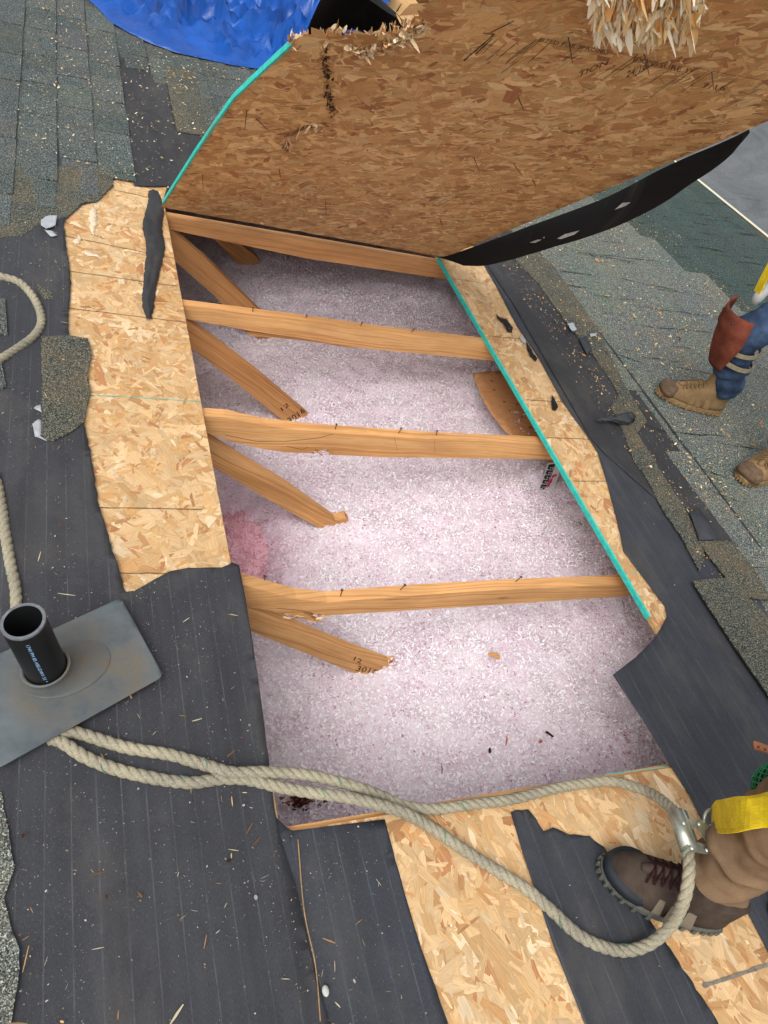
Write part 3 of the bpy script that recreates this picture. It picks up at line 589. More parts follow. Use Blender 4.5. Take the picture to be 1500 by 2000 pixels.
for i in range(5200):
    X = pit[0] - .07 + rng.uniform(-.12, .12); Y = pit[1] - .05 + rng.uniform(-.24, .24); bs.append(Rf((X, Y, batt_z(X, Y) + .002)))
BATT = bs
# ================================================================== LIFTED SHEATHING (hatch)
AL = math.atan(.9); HD = np.array([0, -math.cos(AL), math.sin(AL)]); HN = np.array([0, math.sin(AL), math.cos(AL)]); H0 = np.array([0, 1.85, 0.])
def HP(u, s, h=0.): return H0 + np.array([u, 0, 0]) + HD * s + HN * h
def hpx(x, y, off=0.):
    p = onpl(x, y, H0 + HN * off, HN); return (p[0], (p - H0) @ HD)
hatch = empty('lifted_sheathing', HP(.6, .02), 'large brown strand board panel lifted over the far end of the opening, torn on top', 'sheathing panel')
left = [hpx(*p) for p in [(318, 397), (380, 300), (445, 206), (458, 189), (512, 138), (570, 85)]]
torn = [hpx(*p) for p in [(570, 85), (585, 96), (602, 93), (622, 90), (640, 82), (665, 80), (690, 87), (712, 95), (730, 90), (752, 84), (770, 74), (795, 64), (818, 52), (826, 38), (818, 18), (812, 0)]]
endp = [(.27, 1.86), (.42, 1.95), (.5, 1.94), (.62, 2.02), (.8, 2.1), (1.0, 2.16), (1.245, 2.2)]
hp_px = [hpx(*p) for p in [(860, 504), (700, 468), (500, 432)]]
right = [(1.245, 2.2), (1.245, .02)]
hpoly = dens(left, .03, 0, 1, False)[:-1] + dens(torn + endp, .01, .006, 4, False)[:-1] + dens(right + hp_px + [left[0]], .05, 0, 1, False)[:-1]
mk_core = plain('torn board core', (150, 108, 66), .9, .15, .3, 70)
o = sheet('panel', hpoly, lambda a, b: .0125, mk_core, hatch, grid=0, thick=.0125, place=lambda a, b, h: HP(a, b, h), smooth=False)
hpa = np.array(hpoly); tq = np.array(dens(torn[-5:] + endp[:1], .02, 0, 1, False)); hcut = [((1, 0), 1.245), ((0, -1), -.03)]
for i in range(len(left) - 1):
    a, b = np.array(left[i]), np.array(left[i + 1]); d = b - a; n_ = np.array([-d[1], d[0]]); n_ /= np.linalg.norm(n_)
    if i in (0, 2, 4): hcut.append((tuple(n_), float(a @ n_)))
flakes(((-.05, 1.26), (0, 2.2)), 18000, PAL_OLD, hcut, place=lambda a, b, h: HP(a, b, -h), parent=hatch, mat=MT['osb_old'], seed=8, h0=.0002, h1=.0022, big=2.5, ori=(.75, .5), keep=lambda c: inside(hpa, c) & (np.min(np.hypot(c[:, None, 0] - tq[None, :, 0], c[:, None, 1] - tq[None, :, 1]), 1) > .04))
# turquoise left edge
V = []; F = []; le = dens(left, .02, 0, 1, False)
for i, p in enumerate(le):
    w_ = .0012 * fn(i * .4, 2)
    V += [HP(p[0] - .0015, p[1], -.003), HP(p[0] - .002, p[1], .0105 + w_), HP(p[0] + .004 + w_, p[1], -.0036)]
    if i: k = 3 * i; F += [(k - 3, k - 2, k + 1, k), (k - 3, k, k + 2, k - 1)]
mk('painted_edge', V, F, MT['teal'], hatch)
# broken fibres
def splint(name, base, dirs, N, Lr, Wr, pal, parent, seed, spread=.4, twist=.5):
    r = np.random.default_rng(seed); Q = []; C_ = []; UV = []
    for i in range(N):
        k = r.integers(len(base)); b = np.asarray(base[k]) + r.normal(0, .004, 3); d = np.asarray(dirs[k]) + r.normal(0, spread, 3); d /= np.linalg.norm(d); L_ = r.uniform(*Lr) * r.uniform(.5, 1); w = r.uniform(*Wr)
        s = np.cross(d, r.normal(0, 1, 3)); s /= np.linalg.norm(s); bend = r.normal(0, .12, 3) * L_
        Q.append([b - d * L_ * .2 - s * w, b + d * L_ * .5 + bend * .5 - s * w, b + d * L_ + bend - s * w * .15, b + d * L_ * .96 + bend + s * w * .35, b + d * L_ * .5 + bend * .5 + s * w, b - d * L_ * .2 + s * w])
        C_.append(np.array(lin(pal[r.integers(len(pal))])[:3]) * r.uniform(.85, 1.1)); o_ = r.uniform(0, 30); UV.append([(o_ - L_ * .2, -w), (o_ + L_ * .5, -w), (o_ + L_, 0), (o_ + L_, w), (o_ + L_ * .5, w), (o_ - L_ * .2, w)])
    return soup(name, np.array(Q), np.array(C_), MT['osb'], parent, uv=np.array(UV))
PALE = [(236, 204, 150), (246, 226, 186), (222, 180, 120), (205, 150, 92), (240, 214, 168)]; BRN = [(150, 100, 60), (176, 124, 76), (205, 158, 104), (120, 78, 48)]
td = dens(torn[:-3], .008, .003, 2, False); splint('splinters', [HP(p[0], p[1], rng.uniform(0, .02)) for p in td], [(HD * .8 + HN * .3) for p in td], 620, (.008, .028), (.001, .004), PALE * 2 + BRN[:2], hatch, 3, .6)
td2 = [q for q in td if hpx(690, 85)[0] < q[0]]; splint('splinters', [HP(p[0], p[1] - .012, -.003) for p in td2], [HD for p in td2], 420, (.012, .04), (.002, .008), PALE, hatch, 5, .45)
ck = dens([hpx(*p) for p in [(640, 92), (634, 120), (642, 150), (640, 180), (648, 205), (650, 222)]], .006, .002, 2, False); splint('splinters', [HP(p[0], p[1], -.004) for p in ck], [(-HN * .6 + HD * .1) for p in ck], 200, (.004, .02), (.0006, .003), [(70, 46, 28), (110, 72, 42), (196, 150, 96), (50, 34, 22)], hatch, 6, .8)
sc = dens([hpx(*p) for p in [(555, 285), (565, 262), (590, 248), (640, 240)]], .006, .002, 2, False); splint('splinters', [HP(p[0], p[1], -.004) for p in sc], [(-HN * .15 - HD) for p in sc], 90, (.01, .05), (.001, .005), PALE + BRN, hatch, 7, .4)
o = splint('tuft', BATT, [np.array([.2, .2, .45])] * len(BATT), 7500, (.004, .016), (.0006, .0024), [(248, 212, 222), (242, 192, 206), (252, 230, 234), (224, 156, 178)], bpy.data.objects['insulation_batt'], 12, .9); o['kind'] = 'stuff'; o.data.materials[0] = MT['attr']
# pale shreds hanging from the torn top end
bs = []; ds = []
for x in np.linspace(1166, 1318, 60):
    tip = 60 + 40 * (1 - abs((x - 1240) / 90) ** 2) - 12 * abs(math.sin(x * .13)); a = onpl(x, -50, H0 - HN * .03, HN); b = onpl(x + rng.uniform(-8, 8), tip - 15, H0 - HN * .045, HN)
    for t in np.linspace(0, 1, 9): bs.append(a + (b - a) * t * .86); ds.append((b - a) / np.linalg.norm(b - a))
for x in np.linspace(1334, 1372, 14):
    a = onpl(x, -50, H0 - HN * .03, HN); b = onpl(1348 + (x - 1350) * .25, 62 - abs(x - 1348), H0 - HN * .045, HN)
    for t in np.linspace(0, 1, 7): bs.append(a + (b - a) * t * .86); ds.append((b - a) / np.linalg.norm(b - a))
splint('splinters', bs, ds, 1000, (.03, .09), (.0025, .010), PALE + [(255, 246, 222)] * 3, hatch, 8, .16).data.materials[0] = MT['attr']
for k_, px in enumerate(([(1158, -50), (1168, 20), (1164, 44), (1156, 66), (1166, 58), (1180, 64), (1194, 82), (1200, 99), (1214, 97), (1221, 72), (1232, 80), (1242, 92), (1262, 101), (1252, 80), (1262, 70), (1276, 86), (1288, 88), (1294, 66), (1304, 56), (1314, 26), (1322, -50)], [(1330, -50), (1338, 24), (1341, 62), (1350, 40), (1360, 24), (1374, -50)])):
    pq = dens([hpx(x, y, -.028) for x, y in px], .006, .004, 7 + k_)
    o = sheet('splinters', pq, lambda a, b: -.028 + .004 * fn(a * 40, b * 12), MT['osb'], hatch, grid=.014, thick=.006, place=lambda a, b, h: HP(a, b, h), smooth=False, col=np.array(lin((240, 208, 158))[:3]))
# nails left standing through the underside
def hnail(x, y, dx, dy, L_=.035):
    a = np.array(HP(*hpx(x, y), 0)); q = onpl(x + dx, y + dy, a - HN * L_, HN); q = q if np.linalg.norm(q - a) < .09 else a + (q - a) / np.linalg.norm(q - a) * .09
    mk('nail', *tube([a, q], [.0016, .0009], 6), MT['rust'], hatch)
for n_ in [(1110, 72, 8, 50), (1258, 103, 10, 44), (1390, 140, 4, 34), (1012, 190, 10, 24), (925, 306, 12, 32), (1002, 318, 18, 26), (395, 340, 2, 30), (482, 214, -4, 40), (500, 232, 26, 24), (636, 394, 1, 26), (757, 412, 8, 10), (775, 22, 10, -16), (1155, 12, -4, 16), (860, 430, 4, 12), (1040, 350, 6, 14), (545, 330, 3, 16)]: hnail(*n_)
# smeared black grade stamps
def hstroke(px, w=.0013, h=.0032):
    parts = []
    for (xa, ya), (xb, yb) in px:
        a = np.array(hpx(xa, ya)); b = np.array(hpx(xb, yb)); k = max(3, int(np.linalg.norm(b - a) / .01)); d = (b - a) / np.linalg.norm(b - a); nn = np.array([-d[1], d[0]]); V = []; F = []
        for i in range(k + 1):
            p = a + (b - a) * i / k; ww = w * (.4 + 1.1 * abs(fn(i * .6, xa * .1))); q1 = p + nn * ww; q2 = p - nn * ww; V += [HP(*q1, -h), HP(*q2, -h)]
            if i: F.append((2 * i - 2, 2 * i - 1, 2 * i + 1, 2 * i))
        parts.append((V, F))
    mk('stamp', *merge(parts), MT['ink'], hatch)
hstroke([((944, 62), (966, 64)), ((966, 64), (906, 116)), ((960, 60), (1004, 38)), ((962, 72), (930, 102))], .002)
st = [((980, 66), (940, 104)), ((1062, 72), (1000, 120)), ((1054, 74), (1010, 108)), ((1048, 74), (988, 122)), ((1075, 80), (1030, 122)), ((1140, 86), (1100, 116)), ((1246, 104), (1180, 150)), ((1252, 108), (1196, 146)), ((1290, 114), (1228, 152)), ((1284, 118), (1240, 146)), ((1320, 124), (1268, 160)), ((1352, 130), (1276, 180)), ((1358, 132), (1300, 172)), ((1390, 138), (1330, 178)), ((1384, 136), (1350, 158)), ((1440, 150), (1396, 178)), ((1110, 76), (1094, 88)), ((1130, 104), (1090, 130)), ((1204, 124), (1160, 150)), ((1352, 128), (1420, 142)), ((1420, 142), (1500, 156)), ((1494, 158), (1470, 172)), ((1480, 172), (1420, 206)), ((1460, 180), (1400, 214)), ((1020, 110), (980, 140)), ((990, 82), (950, 116)), ((1006, 84), (972, 112)), ((1030, 86), (990, 118)), ((1200, 140), (1150, 172)), ((1320, 154), (1270, 188))]
st += [((x_, 352 + (x_ - 600) * .13), (x_ - 26, 366 + (x_ - 600) * .13)) for x_ in (600, 612, 640, 650, 780, 800, 815, 835, 850, 870, 890, 910, 930)]
hstroke(st, .001); hstroke([((862, 378), (1000, 396)), ((1000, 396), (950, 416)), ((562, 340), (580, 334)), ((562, 348), (578, 340)), ((900, 380), (850, 402))], .0014)
MT['ink2'] = plain('faded stamp ink', (104, 72, 48), .9, .1, .5, 160)
for s_, (x0, y0), (x1, y1), hgt in [('TION', (1132, 138), (1190, 112), 12), ('24/16', (1226, 136), (1266, 118), 14), ('SIZED FOR SPACING', (1056, 70), (1190, 96), 8), ('EXPOSURE 1', (1240, 108), (1345, 130), 10), ('7/16', (1375, 160), (1420, 165), 9)]:
    q = [HP(*hpx(*c), -.0034) for c in ((x0 - 4, y0 + hgt), (x1 - 4, y1 + hgt), (x1, y1), (x0, y0))]; V, F = textquad(s_, q); mk('stamp', V, F, MT['ink2'], hatch)
# underlayment still stapled to the panel's top side: a flap down its right side and a hump behind the notch
inn = spline([(*HP(*hpx(x, y), .002),) for x, y in [(855, 503), (905, 490), (960, 470), (1060, 433), (1180, 388), (1300, 327), (1400, 284), (1462, 254)]], .03)
out = spline([(*on(x, y, 0, 1.262),) for x, y in [(905, 519), (945, 519), (1000, 507), (1060, 489), (1150, 462), (1230, 431), (1300, 394), (1345, 362), (1400, 326), (1440, 291), (1453, 264)]], .02)
def resamp(p, k):
    d = np.r_[0, np.cumsum(np.linalg.norm(np.diff(p, axis=0), axis=1))]; t = np.linspace(0, d[-1], k); return np.c_[[np.interp(t, d, p[:, i]) for i in range(3)]].T
K = 60; A = resamp(inn, K); B = resamp(out, K); V = []; F = []
for i in range(K):
    for j in range(7):
        t = j / 6; p = A[i] * (1 - t) + B[i] * t; V.append(p + np.array([.012 * math.sin(math.pi * t) + .004 * fn(i * .2, t * 2), 0, 0]))
    if i: F += [((i - 1) * 7 + j, (i - 1) * 7 + j + 1, i * 7 + j + 1, i * 7 + j) for j in range(6)]
mk('underlayment', V, F, MT['felt_black'], hatch, smooth=True)
tears = []
for px in [[(1200, 410), (1216, 396), (1232, 395), (1222, 402)], [(1088, 466), (1104, 457), (1132, 450), (1122, 458), (1096, 467)], [(1034, 474), (1050, 468), (1058, 468), (1046, 474)], [(1060, 434 + 30), (1064, 462), (1063, 466)], [(1240, 352), (1247, 352), (1242, 356)]]:
    v2 = [on(x, y, 0, 1.235) for x, y in px]; tears.append((v2, [tuple(range(len(v2)))]))
tm = plain('torn pale backing', (176, 178, 176), .9, .1, .2, 60)
for v2, f2_ in tears: mk('tear', v2, f2_, tm, hatch)
hb = [onpl(x, y, H0 + HN * .05, HN) for x, y in [(588, 105), (596, 70), (606, 42), (618, 15), (632, -14), (650, -40)]]; hc = [onpl(x, y, H0 + HN * .05, HN) for x, y in [(822, 100), (814, 72), (806, 52), (788, 43), (758, 25), (716, -4)]]
V = []; F = []
for i in range(6):
    for j in range(12):
        t = j / 11; p = hb[i] * (1 - t) + hc[i] * t; V.append(p + HN * (.05 * math.sin(math.pi * t) + .012 * fn(i, t * 4)))
    if i: F += [((i - 1) * 12 + j, (i - 1) * 12 + j + 1, i * 12 + j + 1, i * 12 + j) for j in range(11)]
mk('underlayment', V, F, MT['felt_black'], hatch, smooth=True)
o = sheet('underlayment', dens([(.1, .02), (1.24, .02), (1.24, 2.15), (.5, 1.9), (.3, 1.8), (.3, 1.6), (.1, 1.35)], .06), lambda a, b: .0165 + .003 * fn(a * 6, b * 6), MT['felt_black'], hatch, grid=.08, thick=.0015, place=lambda a, b, h: HP(a, b, h))
for px, v, k in CRK: split_line(px, v, (t3, t4)[k])
brk([(600, 884), (640, 880), (644, 889)], .64, t3, 31); brk([(560, 1200), (616, 1214)], .012, t4, 32, 90); brk([(612, 1206), (640, 1202)], .012, t4, 33, 40)
brk([(590, 826), (615, 824)], 1.215, t2, 34, 50, (.004, .015)); brk([(640, 1040), (676, 1012)], .64, t3, 35, 50, (.004, .015)); brk([(700, 1318), (768, 1300)], .012, t4, 36, 70, (.004, .018))
# ================================================================== TARP
tb = NB('blue tarpaulin', .3, .5); tv = tb.coord('UV'); wv_ = tb.noise(tb.coord('UV', (260, 260, 1)), 1, 1); tn = tb.noise(tv, 3, 4, .6)
tb.col(tb.ramp(tn, [(.3, (4, 56, 126)), (.7, (8, 80, 166))])).bump(tb.math('ADD', wv_, tb.math('MULTIPLY', tb.noise(tv, 16, 5, .6, .6), 7)), .35, .004)
tl = uvs([(120, -45), (160, -4), (190, 22), (214, 48), (250, 70), (300, 94), (345, 110), (400, 122), (450, 133), (505, 141)])
tpoly = dens(tl, .04, .006, 3, False) + dens([(1.05, 3.9), (1.6, 4.6), (2.4, 6.5), (3.0, 9), (3.1, 10.9), (-1.2, 10.9), (-1.1, 6.5)], .15, .01, 4, False)
tlast = np.array([tuple(p) for p in dens(tl, .04, .006, 3, False)])
def fold(u, v, k, s):
    wx = .35 * fn(u * 1.3 + s, v * 1.3, s); return 1 - abs(2 * fn(u * k + wx * k, v * k * .55 - wx * k, s))
def tarph(u, v):
    d = np.min(np.hypot(tlast[:, 0] - u, tlast[:, 1] - v)); e = min(1, d / .22); e2 = min(1, d / .05)
    a = 0.
    for k_, an_, am_, sd_ in ((3.1, .5, .10, 1), (4.3, 1.9, .07, 2), (5.2, 2.6, .05, 3), (8.5, 1.1, .032, 4), (9.5, 2.3, .028, 5), (13, .2, .014, 6), (17, 1.6, .010, 7)):
        an2_ = an_ + .9 * fn(u * .9 + sd_ * 7, v * .9, sd_); q = (u * math.cos(an2_) + v * math.sin(an2_)) * k_ + 1.1 * fn(u * 1.4, v * 1.4, sd_ * 3); q -= math.floor(q); win = min(1, max(0, .2 + 2.4 * fn(u * k_ * .35 + 5 * sd_, v * k_ * .35, sd_)))
        a += am_ * (1 - abs(2 * q - 1)) ** 1.5 * win
    return .018 + e * (.02 + a * 2.3) + .012 * e2 * abs(fn(u * 14, v * 14)) 
to = sheet('tarp', tpoly, tarph, tb.m, grid=.034, thick=.001); tag(to, 'crumpled blue plastic tarp covering the roof behind the lifted board', 'tarp')
# ================================================================== VENT PIPE AND FLASHING
fl = empty('pipe_flashing', P(110, 1330, .03), 'loose grey plastic pipe flashing with rounded corners, dirty around its collar', 'flashing')
FN0 = .032; c1, c2, c3 = P(236, 1167, FN0)[:2], P(320, 1320, FN0)[:2], P(-8, 1504, FN0)[:2]; c4 = c1 + (c3 - c2)
def rnd(poly, r_=.014):
    out = []
    for i in range(len(poly)):
        a, b, c = poly[i - 1], poly[i], poly[(i + 1) % len(poly)]; p = b + (a - b) / np.linalg.norm(a - b) * r_; q = b + (c - b) / np.linalg.norm(c - b) * r_
        for t in np.linspace(0, 1, 6): out.append((1 - t) ** 2 * p + 2 * t * (1 - t) * b + t * t * q)
    return out
gp = NB('grey flashing plastic dirty', .55, .4); gv = gp.coord('UV'); gn1 = gp.noise(gv, 11, 5, .65); gn2 = gp.noise(gv, 140, 4, .75); gn3 = gp.noise(gv, 420, 2, .7)
gc = gp.ramp(gn1, [(.3, (70, 77, 81)), (.7, (98, 105, 108))])
pd = gp.n('ShaderNodeVectorMath', operation='DISTANCE'); gp.put(pd.inputs[0], gv); B0 = P(112, 1330, FN0); pd.inputs[1].default_value = (B0[0] + .045, B0[1] + .01, 0)
dirtm = gp.math('MULTIPLY', gp.ramp(pd.outputs['Value'], [(.02, BW(1)), (.11, BW(1)), (.16, BW(0))]), gp.ramp(gp.math('ADD', gp.math('MULTIPLY', gn1, .6), gp.math('MULTIPLY', gn2, .5)), [(.47, BW(0)), (.64, BW(.75))]))
gc = gp.mix(dirtm, gc, lin((98, 86, 66))); gc = gp.mix(gp.ramp(gn3, [(.7, BW(0)), (.76, BW(.6))]), gc, lin((168, 164, 150))); gp.col(gc).bump(gn2, .25, .001)
o = sheet('plate', rnd([c1, c2, c3, c4]), lambda u, v: FN0 + .003 * fn(u * 7, v * 7), gp.m, fl, grid=.012, thick=.0022)
PB = P(99, 1322, FN0); ctr = PB + UPR * 0.
V = []; F = []; K = 40
ax = (c2 - c3) / np.linalg.norm(c2 - c3); ax3 = np.array([ax[0], ax[1], 0]); ay3 = np.array([-ax[1], ax[0], 0]); q1 = np.cross(UPR, ay3); q1 /= np.linalg.norm(q1); q1 *= np.sign(q1 @ ax3); q2 = np.cross(UPR, q1)
if q2 @ ay3 < 0: q2 = -q2
rings = [(0, .088, .058, .036), (.12, .080, .054, .031), (.3, .068, .050, .022), (.5, .058, .0465, .012), (.75, .050, .0445, .004), (1, .0455, .0435, 0), (1.08, .0475, .0455, 0), (1.16, .0475, .0455, 0), (1.2, .0445, .0425, 0), (1.12, .0405, .0405, 0)]
for t, ra, rb, off in rings:
    for j in range(K):
        an = 2 * math.pi * j / K; tt = min(1, t); b_ = ctr + ax3 * (off + ra * math.cos(an)) + ay3 * rb * math.sin(an); b_[2] = FN0 + .0008
        tp = ctr + UPR * (.036 + .03 * (t - 1) * (1 if t > 1 else 0)) + q1 * ra * math.cos(an) + q2 * rb * math.sin(an)
        if t > 1: tp = ctr + UPR * (.036 + .045 * (t - 1)) + q1 * ra * math.cos(an) + q2 * rb * math.sin(an)
        e = tt ** 1.3; V.append(b_ * (1 - e) + tp * e)
for i in range(len(rings) - 1):
    for j in range(K): F.append((i * K + j, i * K + (j + 1) % K, (i + 1) * K + (j + 1) % K, (i + 1) * K + j))
mk('collar', V, F, gp.m, fl, smooth=True)
pp = empty('vent_pipe', PB, 'short open black plastic vent pipe with pale blue print, standing in the grey flashing', 'vent pipe')
PR = .0385; PH = .203; V = []; F = []
for k, (rr, hh_) in enumerate([(PR, -.5), (PR, 0), (PR, PH - .002), (PR - .001, PH), (PR - .0048, PH), (PR - .0055, PH - .002), (PR - .0055, -.5)]):
    for j in range(48):
        an = 2 * math.pi * j / 48; V.append(PB + UPR * hh_ + q1 * rr * math.cos(an) + q2 * rr * math.sin(an))
    if k: F += [((k - 1) * 48 + j, (k - 1) * 48 + (j + 1) % 48, k * 48 + (j + 1) % 48, k * 48 + j) for j in range(48)]
mk('pipe_wall', V, F, MT['black_pipe'], pp, smooth=True)
V = []; F = []
for k, (rr, hh_) in enumerate([(PR + .0003, PH - .004), (PR + .0001, PH + .0005), (PR - .0056, PH + .0006)]):
    for j in range(48): an = 2 * math.pi * j / 48; V.append(PB + UPR * hh_ + q1 * rr * math.cos(an) + q2 * rr * math.sin(an))
    if k: F += [((k - 1) * 48 + j, (k - 1) * 48 + (j + 1) % 48, k * 48 + (j + 1) % 48, k * 48 + j) for j in range(48)]
mk('rim', V, F, plain('scuffed pipe rim', (96, 100, 104), .6, .4, .3, 90), pp)
tc = CAM - PB; tc = tc - UPR * (tc @ UPR); tc /= np.linalg.norm(tc); a0 = math.atan2(tc @ q2, tc @ q1)
TV, TF = textmesh('1740 PM 85 ABS-DWV 51 *'); lo, hi = TV.min(0), TV.max(0); V = []
sgn = 1 if np.cross(q1, q2) @ UPR > 0 else -1
for x, y, _ in TV:
    t = (x - lo[0]) / (hi[0] - lo[0]); s_ = (y - lo[1]) / (hi[1] - lo[1]); h_ = PH - .022 - t * .135; an = a0 + sgn * (-.36 + s_ * .16); V.append(PB + UPR * h_ + (q1 * math.cos(an) + q2 * math.sin(an)) * (PR + .0005))
mk('print', V, TF, plain('pale blue print', (150, 185, 225), .7, .2, .2, 200), pp)
# ================================================================== ROPES
rb_ = NB('braided rope', .9, .15); rn = rb_.noise(rb_.coord('Object'), 260, 3, .7); rn2 = rb_.noise(rb_.coord('Object'), 12, 3)
rc = rb_.mix(.5, rb_.ramp(rn, [(.25, (88, 82, 68)), (.6, (168, 160, 138))]), rb_.ramp(rn2, [(.3, (98, 96, 88)), (.7, (160, 152, 128))])); rb_.col(rc).bump(rn, .8, .001); MT['rope'] = rb_.m
MT['tracer'] = plain('green tracer yarn', (88, 128, 106), .9, .1, .3, 200)
def rope(name, ctrl, label, r=.0115, par=None, pitch=.062, seed=0):
    c = spline([P(x, y, n) for x, y, n in ctrl], .004); t, A, B = frames(c); d = np.r_[0, np.cumsum(np.linalg.norm(np.diff(c, axis=0), axis=1))]; parts = []
    root = par
    wob = 1 + .05 * np.array([fn(x * 30, seed) for x in d])
    for k in range(3):
        ph = 2 * math.pi * (d / pitch + k / 3); cc = c + (np.cos(ph)[:, None] * A + np.sin(ph)[:, None] * B) * (r * .44) ; parts.append(tube(cc, r * .66 * wob, 9))
    # fuzz of worn fibres
    o = mk(name, *merge(parts), MT['rope'], par, smooth=True)
    r2 = np.random.default_rng(seed); N_ = int(d[-1] * 4200); ii = r2.integers(0, len(c), N_); an = r2.uniform(0, 2 * math.pi, N_); rad = np.cos(an)[:, None] * A[ii] + np.sin(an)[:, None] * B[ii]; b0 = c[ii] + rad * r * .92
    dd = rad * .6 + t[ii] * r2.normal(0, 1, N_)[:, None] + r2.normal(0, .4, (N_, 3)); dd /= np.linalg.norm(dd, axis=1)[:, None]; L_ = r2.uniform(.002, .006, N_)[:, None]; sd_ = np.cross(dd, r2.normal(0, 1, (N_, 3))); sd_ /= np.linalg.norm(sd_, axis=1)[:, None]
    Q = np.stack([b0 - sd_ * .0002, b0 + dd * L_ , b0 + sd_ * .0002], 1); cl_ = np.tile(np.array(lin((158, 152, 134))[:3]), (N_, 1)) * r2.uniform(.7, 1.15, (N_, 1))
    return o, Q, cl_, (c, A, B, d, r)
def rope_thing(ctrls, label):
    t = empty('safety_rope', P(*ctrls[0][len(ctrls[0]) // 2][:2], 0), label, 'rope'); n = 0
    for k, c in enumerate(ctrls):
        o, Q, cl_, (cc, A, B, d, r) = rope('strand', c, None, par=t, seed=k + 3); soup('fuzz', Q, cl_, MT['attr'], t)
        ph = 2 * math.pi * (d / .055) + .2; path = cc + (np.cos(ph)[:, None] * A + np.sin(ph)[:, None] * B) * (r * 1.1); parts = []
        for i0 in range(4, len(path) - 8, 34): parts.append(tube(path[i0:i0 + 5], .0011, 5))
        if parts: mk('tracer', *merge(parts), MT['tracer'], t)
    return t
rope_thing([[(90, 1446, .012), (112, 1434, .013), (145, 1430, .013), (180, 1440, .013), (250, 1461, .014), (330, 1474, .014), (400, 1494, .016), (455, 1509, .026), (520, 1508, .022), (600, 1514, .016), (680, 1532, .014), (740, 1553, .014), (790, 1574, .016), (850, 1580, .02), (920, 1571, .02), (1000, 1561, .016), (1080, 1541, .015), (1150, 1529, .015), (1200, 1527, .03), (1255, 1542, .07), (1290, 1561, .12), (1318, 1588, .17), (1332, 1620, .175), (1342, 1655, .18), (1346, 1700, .18), (1337, 1755, .15), (1312, 1805, .08), (1272, 1842, .03), (1225, 1857, .013), (1180, 1850, .013), (1130, 1826, .013), (1080, 1781, .013), (1030, 1738, .013), (965, 1697, .014), (900, 1656, .014), (835, 1612, .016), (790, 1588, .036), (740, 1572, .03), (680, 1558, .016), (600, 1547, .012), (540, 1536, .012), (480, 1522, .014), (430, 1522, .014), (370, 1529, .014), (300, 1520, .014), (225, 1502, .014), (165, 1478, .013), (125, 1452, .013), (100, 1440, .013)]],
           'frayed beige safety rope doubled across the near opening edge and through the metal rope grab')
rope_thing([[(-120, 500, .013), (-50, 528, .013), (0, 540, .013), (38, 552, .013), (66, 582, .013), (81, 622, .013), (70, 652, .013), (38, 678, .013), (0, 702, .013), (-60, 740, .013), (-160, 800, .013)]], 'loop of beige rope entering at the left edge near the upper shingles')
rope_thing([[(-60, 860, .013), (-12, 930, .013), (2, 985, .013), (10, 1040, .013), (20, 1100, .013), (30, 1150, .013), (32, 1200, .013), (30, 1250, .013), (40, 1300, .013), (70, 1370, .013), (100, 1440, .013)]], 'beige rope coming down the left edge behind the vent pipe and under the flashing')
# ================================================================== ROPE GRAB, LANYARD
zn = plain('zinc plated steel', (168, 172, 160), .38, .5, .25, 45, .1, 'Object', **{'Metallic': .75})
gr = empty('rope_grab', P(1345, 1625, .175), 'zinc plated steel rope grab clamped on the rope beside the near tan trouser leg', 'rope grab')
a = P(1318, 1584, .177); b = P(1345, 1661, .177); d = (b - a) / np.linalg.norm(b - a); sx_ = np.cross(d, [0, 0, 1.]); sx_ /= np.linalg.norm(sx_)
if (P(1345, 1585, .175) - a) @ sx_ < 0: sx_ = -sx_
V = []; F = []
for i, p in enumerate((a, b)):
    prof = [(math.cos(t), math.sin(t)) for t in np.linspace(-.5, 1.25 * math.pi, 20)]
    pr = [p + sx_ * .026 + [0, 0, .006]] + [p + sx_ * .0165 * -c_ * 1. + np.array([0, 0, .0165 * s_]) for c_, s_ in [(math.cos(t), math.sin(t)) for t in np.linspace(math.pi * .8, -.55, 18)]]
    V += pr
n_ = len(pr); F = [(i, i + 1, n_ + i + 1, n_ + i) for i in range(n_ - 1)]
o = mk('sleeve', V, F, zn, gr, smooth=True); md = o.modifiers.new('s', 'SOLIDIFY'); md.thickness = .0028
def plate_px(name, px, n, th, mat, parent, hole=None, h1=None):
    poly = [P(x, y, n)[:2] for x, y in px]; return sheet(name, poly, lambda u, v: n, mat, parent, grid=0, thick=th, smooth=False)
plate_px('flange', [(1325, 1577), (1334, 1580), (1343, 1598), (1353, 1628), (1365, 1663), (1350, 1666), (1340, 1640), (1330, 1605)], .191, .003, zn, gr)
plate_px('lever', [(1344, 1599), (1375, 1601), (1384, 1614), (1360, 1616), (1352, 1619)], .187, .003, zn, gr); plate_px('lever', [(1384, 1613), (1392, 1633), (1397, 1655), (1399, 1673), (1386, 1668), (1382, 1648), (1371, 1628), (1362, 1616)], .1875, .003, zn, gr)
plate_px('lever', [(1386, 1668), (1363, 1665), (1356, 1646), (1364, 1645), (1382, 1650)], .1865, .003, zn, gr)
for x, y in ((1335, 1608), (1365, 1610), (1351, 1657), (1380, 1661)):
    p = P(x, y, .192); mk('rivet', *tube([p, p + [0, 0, .0025], p + [0, 0, .0035]], [.004, .0036, .001], 12), plain('rivet', (214, 214, 208), .3, .5, .1, 40, 0, 'Object', Metallic=.6) if x == 1335 else bpy.data.materials['rivet'], gr, smooth=True)
c = P(1388, 1597, .191); rg = [c + np.array([.018 * math.cos(t), .013 * math.sin(t), .012 * math.sin(t)]) for t in np.linspace(0, 2 * math.pi, 26)]
mk('ring', *tube(rg, .0036, 10, False), zn, gr, smooth=True)
